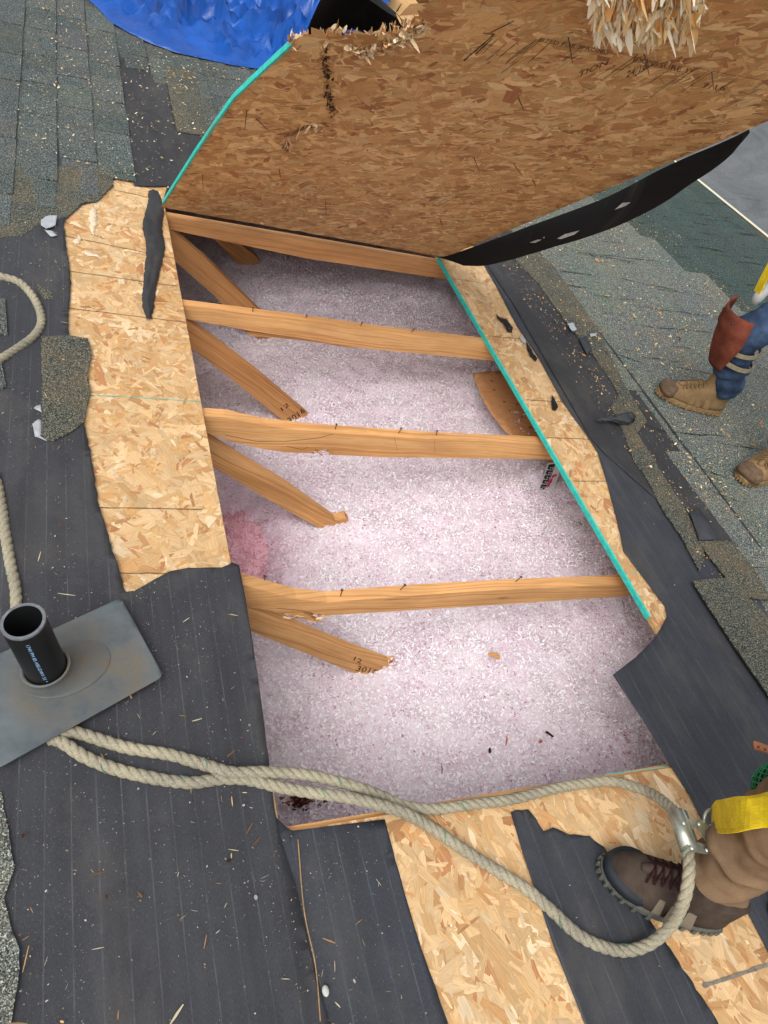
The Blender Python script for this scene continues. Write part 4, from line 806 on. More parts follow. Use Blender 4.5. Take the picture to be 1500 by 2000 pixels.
yb = NB('yellow webbing', .75, .25); yv = yb.coord('UV', (1, 1, 1)); yn = yb.noise(yb.coord('UV', (500, 60, 1)), 1, 2, .6); ys_ = yb.noise(yb.coord('UV', (14, 14, 1)), 1, 4, .6)
yb.col(yb.mix(1, yb.ramp(ys_, [(.3, (188, 158, 28)), (.6, (226, 198, 30))]), yb.ramp(yn, [(.3, BW(.8)), (.7, BW(1.1))]), 'MULTIPLY')).bump(yn, .5, .001)
def ribbon(name, path, side, width, th, mat, parent=None, ww=None):
    c = spline(path, .008); s_ = np.asarray(side, float); s_ /= np.linalg.norm(s_); t, _, _ = frames(c); V = []; F = []; UV = []; dd = np.r_[0, np.cumsum(np.linalg.norm(np.diff(c, axis=0), axis=1))]
    for i, p in enumerate(c):
        sd_ = s_ - t[i] * (s_ @ t[i]); sd_ /= np.linalg.norm(sd_); nn = np.cross(t[i], sd_); w = width / 2 * (ww(i / (len(c) - 1)) if ww else 1)
        for k, (e, f) in enumerate([(-1, -.5), (-.5, -.5), (0, -.5), (.5, -.5), (1, -.5), (1, .5), (.5, .5), (0, .5), (-.5, .5), (-1, .5)]):
            V.append(p + sd_ * w * e + nn * th * f); UV.append((w * e, dd[i]))
        if i: F += [((i - 1) * 10 + k, (i - 1) * 10 + (k + 1) % 10, i * 10 + (k + 1) % 10, i * 10 + k) for k in range(10)]
    F += [tuple(range(9, -1, -1)), tuple((len(c) - 1) * 10 + k for k in range(10))]
    return mk(name, V, F, mat, parent, uv=UV, smooth=False)
ly = empty('lanyard', P(1440, 1600, .1), 'yellow webbing lanyard running from the rope grab to the near person', 'lanyard')
sd_ = P(1440, 1560, .1) - P(1446, 1625, .1)
pa = [P(1394, 1598, .2), P(1412, 1598, .30), P(1450, 1592, .42), P(1500, 1584, .47), P(1560, 1572, .56), P(1640, 1545, .68)]
ribbon('strap', pa, sd_, .056, .0032, yb.m, ly, lambda t: .62 + min(.38, t * 2.6)); pass
pb = [p - UPR * (.006 + .004 * i) + sd_ / np.linalg.norm(sd_) * .012 for i, p in enumerate(pa)]
ribbon('strap', pb, sd_, .054, .003, yb.m, ly, lambda t: .6 + min(.4, t * 2.6))
# ================================================================== SMALL THINGS IN THE OPENING
cb = NB('cardboard', .85, .2); cn = cb.noise(cb.coord('UV', (3, 120, 1)), 1, 3); cs_ = cb.noise(cb.coord('UV'), 40, 3, .7); cc_ = cb.mix(.4, cb.ramp(cn, [(.3, (168, 120, 80)), (.7, (188, 140, 96))]), cb.ramp(cs_, [(.3, (158, 112, 74)), (.7, (196, 148, 104))])); cb.col(cc_)
bp = dens([P(x, y, -.2)[:2] for x, y in [(924, 730), (940, 727), (984, 723), (1040, 700), (1180, 900), (1075, 905), (1035, 878), (1008, 858), (985, 842), (962, 812), (946, 785), (935, 760)]], .03)
bf = empty('insulation_baffle', P(1000, 800, -.2), 'brown cardboard baffle curving out from under the right edge of the opening', 'baffle')
o = sheet('card', bp, lambda u, v: -.2 + .03 * (u - 1.2) ** 2 + .004 * fn(u * 4, v * 4), cb.m, bf, grid=.04, thick=.002)
kn = []
for x, y in ((965, 762), (960, 744), (997, 802), (1020, 815), (1035, 835), (1010, 790), (985, 785)): p = P(x, y, -.196); kn.append(box(p, .012, .007, .0012))
mk('knockout', *merge(kn), plain('cardboard knockout', (120, 78, 46), .9, .1), bf)
N = 46; q_ = []; 
for i in range(N): x, y = rng.uniform(990, 1050), rng.uniform(795, 850); p = P(x, y, -.193); w = rng.uniform(.002, .005); q_.append([p + rng.normal(0, w, 3) * [1, 1, .3] for _ in range(4)])
soup('fluff', np.array(q_), np.tile(np.array(lin((225, 215, 225))[:3]), (N, 1)), MT['attr'], bf); tag(bpy.data.objects['fluff'], kind='stuff')
RV = .66; rl = empty('depth_ruler', on(1062, 955, 1, RV), 'black and white paper depth ruler reading 19 to 23 standing in the insulation', 'ruler')
def rq(px, d=0.): return [on(x, y, 1, RV - d) for x, y in px]
def card(name, px, mat, d, parent): q = rq(px, d); mk(name, q, [tuple(range(len(q)))], mat, parent)
wh = plain('white ruler card', (205, 205, 205), .7, .2, .06); bk = plain('ruler black', (14, 14, 15), .6, .3, .2); rd = plain('ruler red', (206, 60, 84), .7, .2, .2)
qa = rq([(1071, 905), (1100, 902), (1080, 962), (1052, 960)]); qb = [p + [0, .0012, 0] for p in qa]
mk('card', qa + qb, [(0, 1, 2, 3), (7, 6, 5, 4), (0, 4, 5, 1), (1, 5, 6, 2), (2, 6, 7, 3), (3, 7, 4, 0)], wh, rl)
TLr, TRr, BRr, BLr = np.array([1072, 907.]), np.array([1085, 906.]), np.array([1067, 957.]), np.array([1054, 955.5]); card('scale', [tuple(TLr), tuple(TRr), tuple(BRr), tuple(BLr)], bk, .0008, rl)
for i, s_ in enumerate(['23', '22', '21', '20', '19']):
    t0, t1 = .12 + i * .188, .12 + i * .188 + .125; L_ = lambda t, s: (TLr * (1 - t) + BLr * t) * (1 - s) + (TRr * (1 - t) + BRr * t) * s
    V, F = textquad(s_, rq([L_(t1, .34), L_(t1, .92), L_(t0, .92), L_(t0, .34)], .0014)); mk('numeral', V, F, wh, rl)
    card('tick', [L_(t1 - .01, .0), L_(t1 - .01, .28), L_(t1 - .045, .28), L_(t1 - .045, .0)], wh, .0013, rl)
for q in ([(1077, 929), (1087, 925), (1088, 929), (1078, 934)], [(1072, 938), (1080, 932), (1078, 942), (1070, 948)], [(1068, 946), (1076, 942), (1073, 950), (1067, 951)]): card('red_mark', q, rd, .0015, rl)
# knot of wood and bark flecks lying on the insulation
def on_ins(x, y, dz=.012): return onz(x, y, -.625 + dz)
kp = on_ins(963, 1283, .02); V, F = [], []
out_ = [(-.022, .006), (-.008, .010), (.006, .009), (.016, .004), (.020, -.006), (.012, -.016), (.002, -.012), (-.004, -.004), (-.02, -.002)]
o = sheet('wood_chip', [kp[:2] + np.array(q) for q in out_], lambda u, v: kp[2] + .012, MT['wood_pale'], grid=0, thick=.004, smooth=False); tag(o, 'knot shaped orange wood chip lying on the insulation', 'wood chip')
for i, (x, y, l, w, a_, c_, lb) in enumerate([(953, 1470, .018, .009, 1.2, (50, 34, 26), 'dark curled leaf bit on the insulation near the ropes'), (1070, 1437, .03, .012, -.6, (58, 40, 30), 'dark bark flake on the insulation near its right end'), (1052, 1452, .014, .01, .4, (170, 96, 60), 'small orange wood chip beside the dark bark flake'), (986, 1450, .03, .004, 1.1, (176, 96, 62), 'thin reddish wood sliver on the insulation'), (860, 1505, .034, .003, 1.2, (160, 84, 54), 'thin reddish twig on the insulation above the doubled rope')]):
    p = on_ins(x, y, .018); d_ = np.array([math.cos(a_), math.sin(a_)]); n_ = np.array([-d_[1], d_[0]]); poly = [p[:2] + d_ * l * e + n_ * w * f for e, f in ((-.5, -.2), (-.1, -.5), (.4, -.35), (.55, .1), (.1, .5), (-.4, .3))]
    o = sheet('wood_chip', poly, lambda u, v: p[2] + .012 + .004 * math.sin(u * 200), plain('chip ' + str(i), c_, .9, .1, .3, 100), grid=0, thick=.002, smooth=False); tag(o, lb, 'wood chip')
bs = [on_ins(585 + rng.normal(0, 14), 1562 + rng.normal(0, 9), .012) for _ in range(60)]; sp_ = splint('bark_litter', bs, [np.array([1., .3, .3])] * 60, 260, (.004, .022), (.001, .004), [(92, 44, 40), (70, 34, 36), (150, 84, 50), (110, 50, 60)], None, 9, .8); tag(sp_, 'dark reddish bark litter in the near left corner of the insulation', 'bark litter', kind='stuff')
# ================================================================== PEOPLE
def bake(o):
    bpy.context.view_layer.update(); dg = bpy.context.evaluated_depsgraph_get(); me = bpy.data.meshes.new_from_object(o.evaluated_get(dg)); return me
def skin(name, joints, edges, root, mat, parent, wr_amp=0., wr_k=18., sub=2, seed=0, squash=None):
    """joints: {key: (roof xyz, radius)}"""
    ks = list(joints); me = bpy.data.meshes.new(name); me.from_pydata([tuple(W(joints[k][0])) for k in ks], [(ks.index(a), ks.index(b)) for a, b in edges], []); ob = bpy.data.objects.new('tmp', me); COL.objects.link(ob)
    md = ob.modifiers.new('s', 'SKIN'); md.use_smooth_shade = True
    for i, k in enumerate(ks):
        sv_ = me.skin_vertices[0].data[i]; r = joints[k][1]; sv_.radius = r if isinstance(r, tuple) else (r, r); sv_.use_root = k == root
    sb = ob.modifiers.new('b', 'SUBSURF'); sb.levels = sub; sb.render_levels = sub; out = bake(ob); bpy.data.objects.remove(ob)
    V = np.array([v.co[:] for v in out.vertices]); Nn = np.array([v.normal[:] for v in out.vertices]); F = [tuple(p.vertices) for p in out.polygons]
    if wr_amp:
        for i, v in enumerate(V): V[i] = v + Nn[i] * wr_amp * (1 - 2 * abs(fn(v[0] * wr_k * .6, v[1] * wr_k * .6 + seed, v[2] * wr_k * 1.5)) + .5 * fn(*(v * wr_k * 2.5)))
    return mk(name, Rf(V), F, mat, parent, smooth=True)
def person_body(nm, label, base, hip, kneeL, ankL, toeL, kneeR, ankR, toeR, facing, cols, shirt, trous, hair):
    """joints in roof coordinates, torso upright in the world"""
    t = empty(nm, base, label, 'person'); hip = np.array(hip); f = np.array(facing, float); f -= UPR * (f @ UPR); f /= np.linalg.norm(f); s_ = np.cross(UPR, f)      # s_ = the person's left
    J = {'pel': (hip, (.15, .11)), 'waist': (hip + UPR * .18 + f * .02, (.135, .10)), 'chest': (hip + UPR * .38 + f * .05, (.16, .115)), 'neckb': (hip + UPR * .53 + f * .06, (.07, .07)), 'neck': (hip + UPR * .60 + f * .075, (.055, .055)), 'head': (hip + UPR * .69 + f * .095, (.078, .088)), 'crown': (hip + UPR * .79 + f * .09, (.062, .07))}
    E_ = [('pel', 'waist'), ('waist', 'chest'), ('chest', 'neckb'), ('neckb', 'neck'), ('neck', 'head'), ('head', 'crown')]
    for sg, n, kn_, an_ in ((1, 'L', kneeL, ankL), (-1, 'R', kneeR, ankR)):
        sh = hip + UPR * .49 + s_ * sg * .18 + f * .05; el = sh - UPR * .26 + s_ * sg * .06 + f * .04; wr_ = el - UPR * .22 - f * .03 - s_ * sg * .01
        J.update({'sh' + n: (sh, .058), 'el' + n: (el, .042), 'wr' + n: (wr_, .029), 'palm' + n: (wr_ - UPR * .07, (.038, .02)), 'hp' + n: (hip - UPR * .05 + s_ * sg * .1, .09), 'kn' + n: (np.array(kn_) + [.035, .02, 0], .036), 'an' + n: (np.array(an_) + [.022, .02, 0], .024), 'ft' + n: (np.array(an_) + (np.array({'L': toeL, 'R': toeR}[n]) - np.array(an_)) * .5, .026)})
        E_ += [('chest', 'sh' + n), ('sh' + n, 'el' + n), ('el' + n, 'wr' + n), ('wr' + n, 'palm' + n), ('pel', 'hp' + n), ('hp' + n, 'kn' + n), ('kn' + n, 'an' + n), ('an' + n, 'ft' + n)]
        for q in range(4):
            b0 = J['palm' + n][0] + f * (q - 1.5) * .018 - UPR * .02; k1, k2 = 'f%s%da' % (n, q), 'f%s%db' % (n, q); l_ = (.034, .042, .038, .028)[q]
            J[k1] = (b0 - UPR * l_ - s_ * sg * .004, .0085); J[k2] = (b0 - UPR * l_ * 1.7 - s_ * sg * .018, .0075); E_ += [('palm' + n, k1), (k1, k2)]
        J['th' + n] = (J['wr' + n][0] + f * .045 - UPR * .06, .0095); E_.append(('wr' + n, 'th' + n))
    body = skin('body', J, E_, 'pel', plain('skin ' + nm + str(len(bpy.data.materials)), cols[0], .55, .4, .06, 30, .05), t)
    hd = J['head'][0]; 
    for q in (-1, 1): mk('eye', *tube([hd + f * .083 + s_ * q * .03 + UPR * .02, hd + f * .09 + s_ * q * .03 + UPR * .02], [.012, .006], 10), plain('eye', (40, 34, 30), .3, .5), body)
    mk('nose', *tube([hd + f * .085 + UPR * .015, hd + f * .112 - UPR * .012, hd + f * .088 - UPR * .02], [.008, .013, .008], 8), body.data.materials[0], body, smooth=True)
    mk('mouth', *tube([hd + f * .088 - UPR * .04 - s_ * .022, hd + f * .094 - UPR * .041, hd + f * .088 - UPR * .04 + s_ * .022], .004, 6), plain('lips', (150, 84, 76), .5, .3), body)
    hm = plain('hair', hair, .8, .2, .3, 60)
    skin('hair', {'a': (J['head'][0] + UPR * .055 - f * .018, (.083, .092)), 'b': (J['crown'][0] - f * .012 + UPR * .0, (.07, .078))}, [('a', 'b')], 'a', hm, t)
    ks = {k: (v[0], tuple(x + .016 for x in (v[1] if isinstance(v[1], tuple) else (v[1], v[1])))) for k, v in J.items()}
    sm = plain('shirt cloth', shirt, .9, .15, .15, 20, .2)
    up = ['pel', 'waist', 'chest', 'neckb', 'shL', 'elL', 'wrL', 'shR', 'elR', 'wrR']
    skin('shirt', {k: ks[k] for k in up}, [e for e in E_ if e[0] in up and e[1] in up], 'pel', sm, t, .006, 14)
    return t, J, s_, f
def cloth(name, c, var=.18, fine=500):
    b = NB(name, .92, .1); v = b.coord('Object'); n1 = b.noise(v, 9, 5, .65); n2 = b.noise(v, fine, 2, .6); c0 = lin(c)[:3]; f = lambda k: tuple(x * k for x in c0) + (1,)
    b.col(b.mix(1, b.ramp(n1, [(.3, f(1 - var * 1.6)), (.7, f(1 + var))]), b.ramp(n2, [(.3, BW(.82)), (.7, BW(1.1))]), 'MULTIPLY')).bump(n2, .3, .0008); return b.m
def make_shoe(nm, heel, toe, parent, up_m, sole_m, cap_m, lace_m, boot=False, Wd=.1, tilt=0., lace_w=.0022, panel_m=None):
    heel = np.array(heel, float); toe = np.array(toe, float); f = toe - heel; L_ = np.linalg.norm(f); f /= L_; up = np.array([0, 0, 1.]); s_ = np.cross(up, f); s_ /= np.linalg.norm(s_); up = np.cross(f, s_)
    def outline(x0, x1, w, K=36, pinch=.0):
        o = []
        for j in range(K):
            a = 2 * math.pi * j / K; cx_ = math.cos(a); sy = math.sin(a); ex = .82; x = (x0 + x1) / 2 + (x1 - x0) / 2 * math.copysign(abs(cx_) ** ex, cx_); t = (x - x0) / (x1 - x0)
            ww = w * (.70 + .30 * math.sin(math.pi * min(1, max(0, t * 1.02 - .12)) * .95) - .06 * math.exp(-((t - .38) / .14) ** 2)); o.append((x, ww / 2 * math.copysign(abs(sy) ** .8, sy)))
        return o
    def loft(levels, K=36, cap=True, zf=None):
        V = []; F = []
        for z, x0, x1, w in levels:
            for x, y in outline(x0 * L_, x1 * L_, w, K):
                zz = z + (zf(x / L_, z) if zf else 0); V.append(heel + f * x + s_ * y + up * zz)
        for i in range(len(levels) - 1):
            for j in range(K): F.append((i * K + j, i * K + (j + 1) % K, (i + 1) * K + (j + 1) % K, (i + 1) * K + j))
        if cap: F.append(tuple(range(K - 1, -1, -1))); F.append(tuple((len(levels) - 1) * K + j for j in range(K)))
        return V, F
    root = empty(nm, heel, None, None); root.parent = parent; root.location = Vector((W(heel) - ORG[parent.name]).tolist())
    toeup = lambda x, z: .012 * max(0, x - .75) ** 2 * 16 * .25 + tilt * x
    lv = [(.022, -.005, .99, Wd), (.04, -.008, .985, Wd * .99), (.054, 0, .955, Wd * .93), (.066, .0, .86, Wd * .86), (.078, .0, .74, Wd * .8), (.092, -.0, .62, Wd * .74), (.106, .0, .52, Wd * .70), (.118, .0, .46, Wd * .68)]
    if boot: lv += [(.14, .0, .45, Wd * .70), (.17, -.0, .45, Wd * .74)]
    o = mk('upper', *loft(lv, zf=toeup), up_m, root, smooth=True)
    sl = [(0.0, .0, .96, Wd * .94), (.005, -.015, 1.0, Wd * 1.03), (.02, -.018, 1.008, Wd * 1.06), (.026, -.012, 1.0, Wd * 1.04)]
    o = mk('sole', *loft(sl, zf=toeup), sole_m, root)
    # tread lugs round the sole
    parts = []; ol = outline(-.018 * L_, 1.008 * L_, Wd * 1.07, 60)
    for j in range(0, 60, 2):
        x, y = ol[j]; c = heel + f * x + s_ * y + up * (.008 + toeup(x / L_, 0)); parts.append(box(c, .008, .006, .012, [f, s_, up]))
    mk('tread', *merge(parts), sole_m, root); 
    # toe cap: the front of the upper, a touch prouder
    V, F = loft([(.026, .74, 1.0, Wd * 1.0), (.042, .74, .995, Wd * .99), (.057, .74, .965, Wd * .88), (.0655, .75, .90, Wd * .7), (.070, .77, .86, Wd * .45)] if boot else [(.024, .30, 1.004, Wd * 1.03), (.036, .34, 1.0, Wd * 1.02), (.046, .42, .990, Wd * .985)], 30, True, toeup)
    mk('toe_cap', V, F, cap_m, root, smooth=True)
    # overlays on the sides
    if panel_m:
        for sg in (-1, 1):
            for (xa, xb) in ((.42, .50), (.53, .60), (.28, .37)):
                V = []; F = []
                for i in range(7):
                    z = .03 + i * .0065; wq = Wd * (.99, .985, .95, .90, .86, .81, .78)[i] / 2
                    for x in (xa + i * .006, xb + i * .002): V.append(heel + f * x * L_ + s_ * sg * (wq * (.92 if x < .4 else 1.0) + .0012) + up * (z + toeup(x, 0)))
                    if i: F.append((2 * i - 2, 2 * i - 1, 2 * i + 1, 2 * i))
                o = mk('overlay', V, F, panel_m, root); m_ = o.modifiers.new('s', 'SOLIDIFY'); m_.thickness = .0016
    # laces criss-crossing the instep
    def inst(x, y):
        zs = [(.99, .04), (.86, .066), (.74, .078), (.62, .092), (.52, .106), (.46, .118), (.44, .17)]; z = np.interp(-x, [-a for a, _ in zs], [b for _, b in zs]); return heel + f * x * L_ + s_ * y + up * (z + toeup(x, 0) + .007 - abs(y) * .28)
    hw = Wd * .27; n = 6; xs_ = np.linspace(.74, .49, n)
    mk('tongue', *tube([inst(x, 0) - up * .006 for x in np.linspace(.78, .47, 8)], [.008, .012, .014, .014, .014, .014, .014, .012], 10), up_m, root, smooth=True)
    for i in range(n - 1):
        for sg in (-1, 1): mk('lace', *tube(spline([inst(xs_[i], -sg * hw), (inst((xs_[i] + xs_[i + 1]) / 2, 0) + up * (.0105 + .002 * sg)), inst(xs_[i + 1], sg * hw)], .006), lace_w, 6), lace_m, root, smooth=True)
    return root
# near worker: brown trousers and grey hiking shoe
ank1 = np.array([.868, -.905, .09]); toe1 = P(1168, 1690, .012); heel1 = np.array([.905, -.955, .0]); heel1 = toe1 + (heel1 - toe1) / np.linalg.norm(heel1 - toe1) * .285; toe1[2] = heel1[2] = .006
hip1 = ank1 + UPR * .80 + np.array([.12, -.03, 0]); kn1 = ank1 + UPR * .40 + np.array([.02, .02, 0]); ank1b = np.array([1.25, -1.05, .09]); kn1b = ank1b + UPR * .4 + np.array([-.06, .03, 0])
p1, J1, s1, f1 = person_body('person', 'near worker in brown work trousers and grey mesh hiking shoes beside the rope grab', (.95, -.95, 0), hip1, ank1b * 0 + kn1b, ank1b, ank1b + [-.2, .1, -.08], kn1, ank1, ank1 + (toe1 - ank1) * .8, (-.8, .45, 0), [(198, 150, 122)], (70, 90, 80), None, (60, 44, 34))
# legs named by side: L is the hidden one
tan = cloth('brown duck canvas', (118, 96, 74), .2)
tj = {'p': (hip1, (.17, .13)), 'h1': (hip1 + s1 * -.09 - UPR * .06, .115), 'h2': (hip1 + s1 * .1 - UPR * .06, .115), 'k1': (kn1 + [.05, .02, 0], .076), 'k2': (kn1b, .088), 'm1': (ank1 + UPR * .2 + [.045, .04, 0], .070), 'a1': (ank1 + UPR * .02 + [.01, .03, 0], (.068, .066)), 'a1b': (ank1 - UPR * .012 + [.012, .02, 0], (.074, .07)), 'a2': (ank1b - UPR * .03, .078), 'm2': (ank1b + UPR * .2, .082)}
skin('trousers', tj, [('p', 'h1'), ('h1', 'k1'), ('k1', 'm1'), ('m1', 'a1'), ('a1', 'a1b'), ('p', 'h2'), ('h2', 'k2'), ('k2', 'm2'), ('m2', 'a2')], 'p', tan, p1, .013, 13, 4, 4)
mesh_g = cloth('grey brown shoe mesh', (70, 60, 52), .35, 900); navy = plain('dark navy rubber', (30, 35, 40), .7, .3, .25, 40); lacm = plain('dark red flecked lace', (44, 22, 26), .9, .1, .5, 300); taup = cloth('taupe suede overlay', (118, 108, 92), .15, 600); gsole = plain('grey shoe sole', (84, 84, 78), .85, .2, .35, 60)
make_shoe('shoe', heel1, toe1, p1, mesh_g, gsole, navy, lacm, False, .112, panel_m=taup)
hb2 = ank1b * 1.; hb2[2] = .006; make_shoe('shoe', hb2 + [.05, -.03, 0], hb2 + [-.19, .09, 0], p1, mesh_g, gsole, navy, lacm, False, .112, panel_m=taup)
mk('trouser_seam', *tube([P(1500, 1697, .12), P(1478, 1718, .1), P(1452, 1752, .07), P(1425, 1786, .04)], .0014, 5), plain('seam thread', (112, 84, 64), .9, .1), p1)
# far worker: jeans, tan boots, strapped knee pad
an2 = np.array([2.205, .875, .11]); kn2 = on(1447, 655, 1, .86); hip2 = np.array([2.62, .72, 0]) + UPR * .86
_t, _h = P(1446, 940, .02), P(1560, 880, .02); _d = (_h - _t) / np.linalg.norm(_h - _t); an2b = _t + _d * .225 + [0, 0, .11]; kn2b = an2b + UPR * .42 + [.08, .05, 0]
p2, J2, s2, f2 = person_body('person', 'far worker in blue jeans, tan boots and a red brown knee pad on the shingles', (2.3, .6, 0), hip2, kn2b, an2b, an2b - _d * .15 + [0, 0, -.1], kn2, an2, an2 + [-.13, .12, -.1], (-.9, .3, 0), [(200, 152, 126)], (90, 96, 104), None, (40, 32, 26))
jean = cloth('blue denim', (58, 74, 98), .5, 700)
tj = {'p': (hip2, (.16, .13)), 'h1': (hip2 - s2 * .09 - UPR * .06, .105), 'h2': (hip2 + s2 * .1 - UPR * .06, .105), 't1': ((hip2 + kn2) / 2, .088), 'k1': (kn2, .072), 'k2': (kn2b, .072), 'c1': ((kn2 + an2) / 2 + [.01, 0, 0], .068), 'a1': (an2 + UPR * .03, (.064, .062)), 'a1b': (an2 + UPR * .0, (.066, .064)), 'c2': ((kn2b + an2b) / 2, .068), 'a2': (an2b + UPR * .02, .067), 'a2b': (an2b - UPR * .015, .069)}
skin('trousers', tj, [('p', 'h1'), ('h1', 't1'), ('t1', 'k1'), ('k1', 'c1'), ('c1', 'a1'), ('a1', 'a1b'), ('p', 'h2'), ('h2', 'k2'), ('k2', 'c2'), ('c2', 'a2'), ('a2', 'a2b')], 'p', jean, p2, .010, 13, 4, 9)
bt = cloth('tan boot leather', (126, 102, 72), .25, 300); bsole = plain('tan boot sole', (128, 104, 72), .85, .2, .3, 50); bcap = plain('scuffed brown toe', (92, 74, 58), .8, .2, .35, 60); blace = plain('boot lace', (112, 90, 62), .9, .1, .3, 200)
t2_ = P(1283, 765, .02); h2_ = P(1398, 812, .0); t2_[2] = h2_[2] = .012; make_shoe('boot', h2_, h2_ + (t2_ - h2_) / np.linalg.norm(t2_ - h2_) * .305, p2, bt, bsole, bcap, blace, True, .112, panel_m=bt)
t3_ = P(1446, 940, .02); h3_ = P(1560, 880, .02); h3_ = t3_ + (h3_ - t3_) / np.linalg.norm(h3_ - t3_) * .3; t3_[2] = h3_[2] = .012; make_shoe('boot', h3_, t3_, p2, bt, bsole, bcap, blace, True, .112, panel_m=bt)
# knee pad : a cupped leather shell in front of the knee, with straps
kf = (CAM - kn2); kf -= UPR * (kf @ UPR); kf /= np.linalg.norm(kf); left_ = np.array([-.85, .53, 0]); left_ -= UPR * (left_ @ UPR); left_ /= np.linalg.norm(left_); fr = left_ * .92 + kf * .35; fr /= np.linalg.norm(fr); sdp = np.cross(UPR, fr)
V = []; F = []; nu, nv = 12, 14
for j in range(nv + 1):
    for i in range(nu + 1):
        a = (i / nu - .5) * 2.5; t = j / nv; h_ = .115 - t * .25; rr = .083 + .012 * math.sin(t * math.pi) + (.010 if t < .3 else 0); w_ = (1 if t < .45 else 1 - (t - .45) * .75); a *= w_
        V.append(kn2 + UPR * h_ + (fr * math.cos(a) + sdp * math.sin(a)) * rr - fr * .03 * max(0, t - .4))
for j in range(nv):
    for i in range(nu): k = j * (nu + 1) + i; F.append((k, k + 1, k + nu + 2, k + nu + 1))
padm = cloth('red brown leather', (112, 60, 46), .35, 200)
o = mk('knee_pad', V, F, padm, p2, smooth=True); m_ = o.modifiers.new('s', 'SOLIDIFY'); m_.thickness = .006
stm = plain('leather strap', (132, 120, 96), .8, .2, .2, 60)
for h_, dz in ((-.03, .02), (-.075, .05)):
    ring = [kn2 + UPR * (h_ - dz * (1 - math.cos(a)) / 2) + (fr * math.cos(a) + sdp * math.sin(a)) * .088 - fr * .01 for a in np.linspace(.9, 2 * math.pi - .9, 24)]; ribbon('knee_strap', ring, UPR, .018, .003, stm, p2)
for sg in (-.5, .5): q = kn2 + UPR * .085 + (fr * math.cos(sg) + sdp * math.sin(sg)) * .1; mk('rivet', *tube([q - fr * .008, q + fr * .006], .006, 8), MT['rust'], p2)
# yellow tie hanging from the far worker
q0 = on(1478, 570, 1, .8)
ly2 = empty('lanyard', q0, 'yellow strap with a grey end hanging beside the thigh of the far worker', 'lanyard')
ribbon('strap', [on(1478, 572, 1, .8), on(1490, 548, 1, .8), on(1504, 522, 1, .8), on(1530, 470, 1, .8)], [0, 1, .3], .035, .004, yb.m, ly2); mk('hook', *tube([on(1472, 592, 1, .79), on(1482, 580, 1, .79), on(1500, 562, 1, .8), on(1512, 550, 1, .8)], [.016, .02, .019, .014], 10), plain('grey tape', (150, 150, 148), .6, .3), ly2, smooth=True)
# green mesh and the leather tab beside the near worker
gmv = []; c = P(1506, 1527, .34); 
gm = plain('green netting', (44, 120, 78), .75, .3, .3, 80); parts = []
ux = P(1530, 1520, .34) - P(1490, 1524, .34); ux /= np.linalg.norm(ux); uz = UPR; uy = np.cross(uz, ux)
for k in range(14):
    for sg in (1, -1):
        pts = []
        for i in range(26):
            t = i / 25; an = sg * t * 2.6 + k * 2 * math.pi / 14; rr = .032 * math.sin(math.pi * (.12 + .8 * t)) ** .6 + .003 * fn(k, t * 5); pts.append(c + (ux * math.cos(an) + uy * math.sin(an)) * rr + uz * (.06 - .12 * t))
        parts.append(tube(pts, .0017, 5))
nb = empty('mesh_sack', c, 'small green netting sack hanging at the right edge above the yellow strap', 'mesh sack')
mk('netting', *merge(parts), gm, nb, smooth=True)
V, F = [], []
for i in range(12):
    for j in range(20): t = i / 11; an = 2 * math.pi * j / 20; rr = .029 * math.sin(math.pi * (.1 + .82 * t)) ** .6 * (1 + .15 * fn(i * .6, j * .7)); V.append(c + (ux * math.cos(an) + uy * math.sin(an)) * rr + uz * (.058 - .116 * t))
    if i: F += [((i - 1) * 20 + j, (i - 1) * 20 + (j + 1) % 20, i * 20 + (j + 1) % 20, i * 20 + j) for j in range(20)]
mk('filling', V, F, plain('dark green filling', (40, 66, 52), .9, .1, .4, 40), nb, smooth=True)
lt = empty('leather_tab', P(1500, 1462, .36), 'orange brown leather tab with rivets poking in at the right edge', 'leather tab')
ribbon('strap', [P(1473, 1455, .36), P(1488, 1460, .362), P(1505, 1466, .365), P(1560, 1482, .37)], P(1480, 1440, .36) - P(1474, 1470, .36), .019, .004, plain('orange brown leather', (176, 112, 72), .7, .3, .12, 60), lt)
for x, y in ((1481, 1459), (1494, 1464)): q = P(x, y, .3655); mk('rivet', *tube([q, q + [0, 0, .0015]], .0028, 10), MT['rust'], lt)
# ================================================================== SCRAPS AND LITTER
tap = plain('silver grey tape', (156, 160, 164), .5, .4, .15, 30)
for px, n_, lb in [([(80, 428), (96, 420), (112, 422), (108, 440), (90, 446), (80, 440)], .022, 'crumpled silver tape scrap at the ragged shingle edge'), ([(86, 448), (104, 452), (112, 460), (100, 462)], .016, 'small silver tape scrap just below the crumpled one'), ([(66, 796), (80, 788), (82, 806)], .013, 'small silver tape corner above another, left of the torn shingle piece'),
                   ([(63, 828), (76, 818), (82, 822), (80, 845), (92, 862), (68, 852)], .013, 'silver tape strip under the lower left of the torn shingle piece'), ([(1108, 632), (1120, 629), (1126, 644), (1118, 647)], .026, 'pale square tape scrap on the torn shingle edge'), ([(1152, 652), (1166, 650), (1164, 655), (1154, 658)], .026, 'short pale tape strip on the starter strip'), ([(1014, 656), (1026, 660), (1028, 672), (1018, 664)], .011, 'white tape curl at the right edge of the bare strip')]:
    o = sheet('tape_scrap', dens([P(x, y, n_)[:2] for x, y in px], .008, .002, 3), lambda u, v: n_ + .004 * fn(u * 60, v * 60), tap, grid=.01, thick=.0008); tag(o, lb, 'tape scrap')
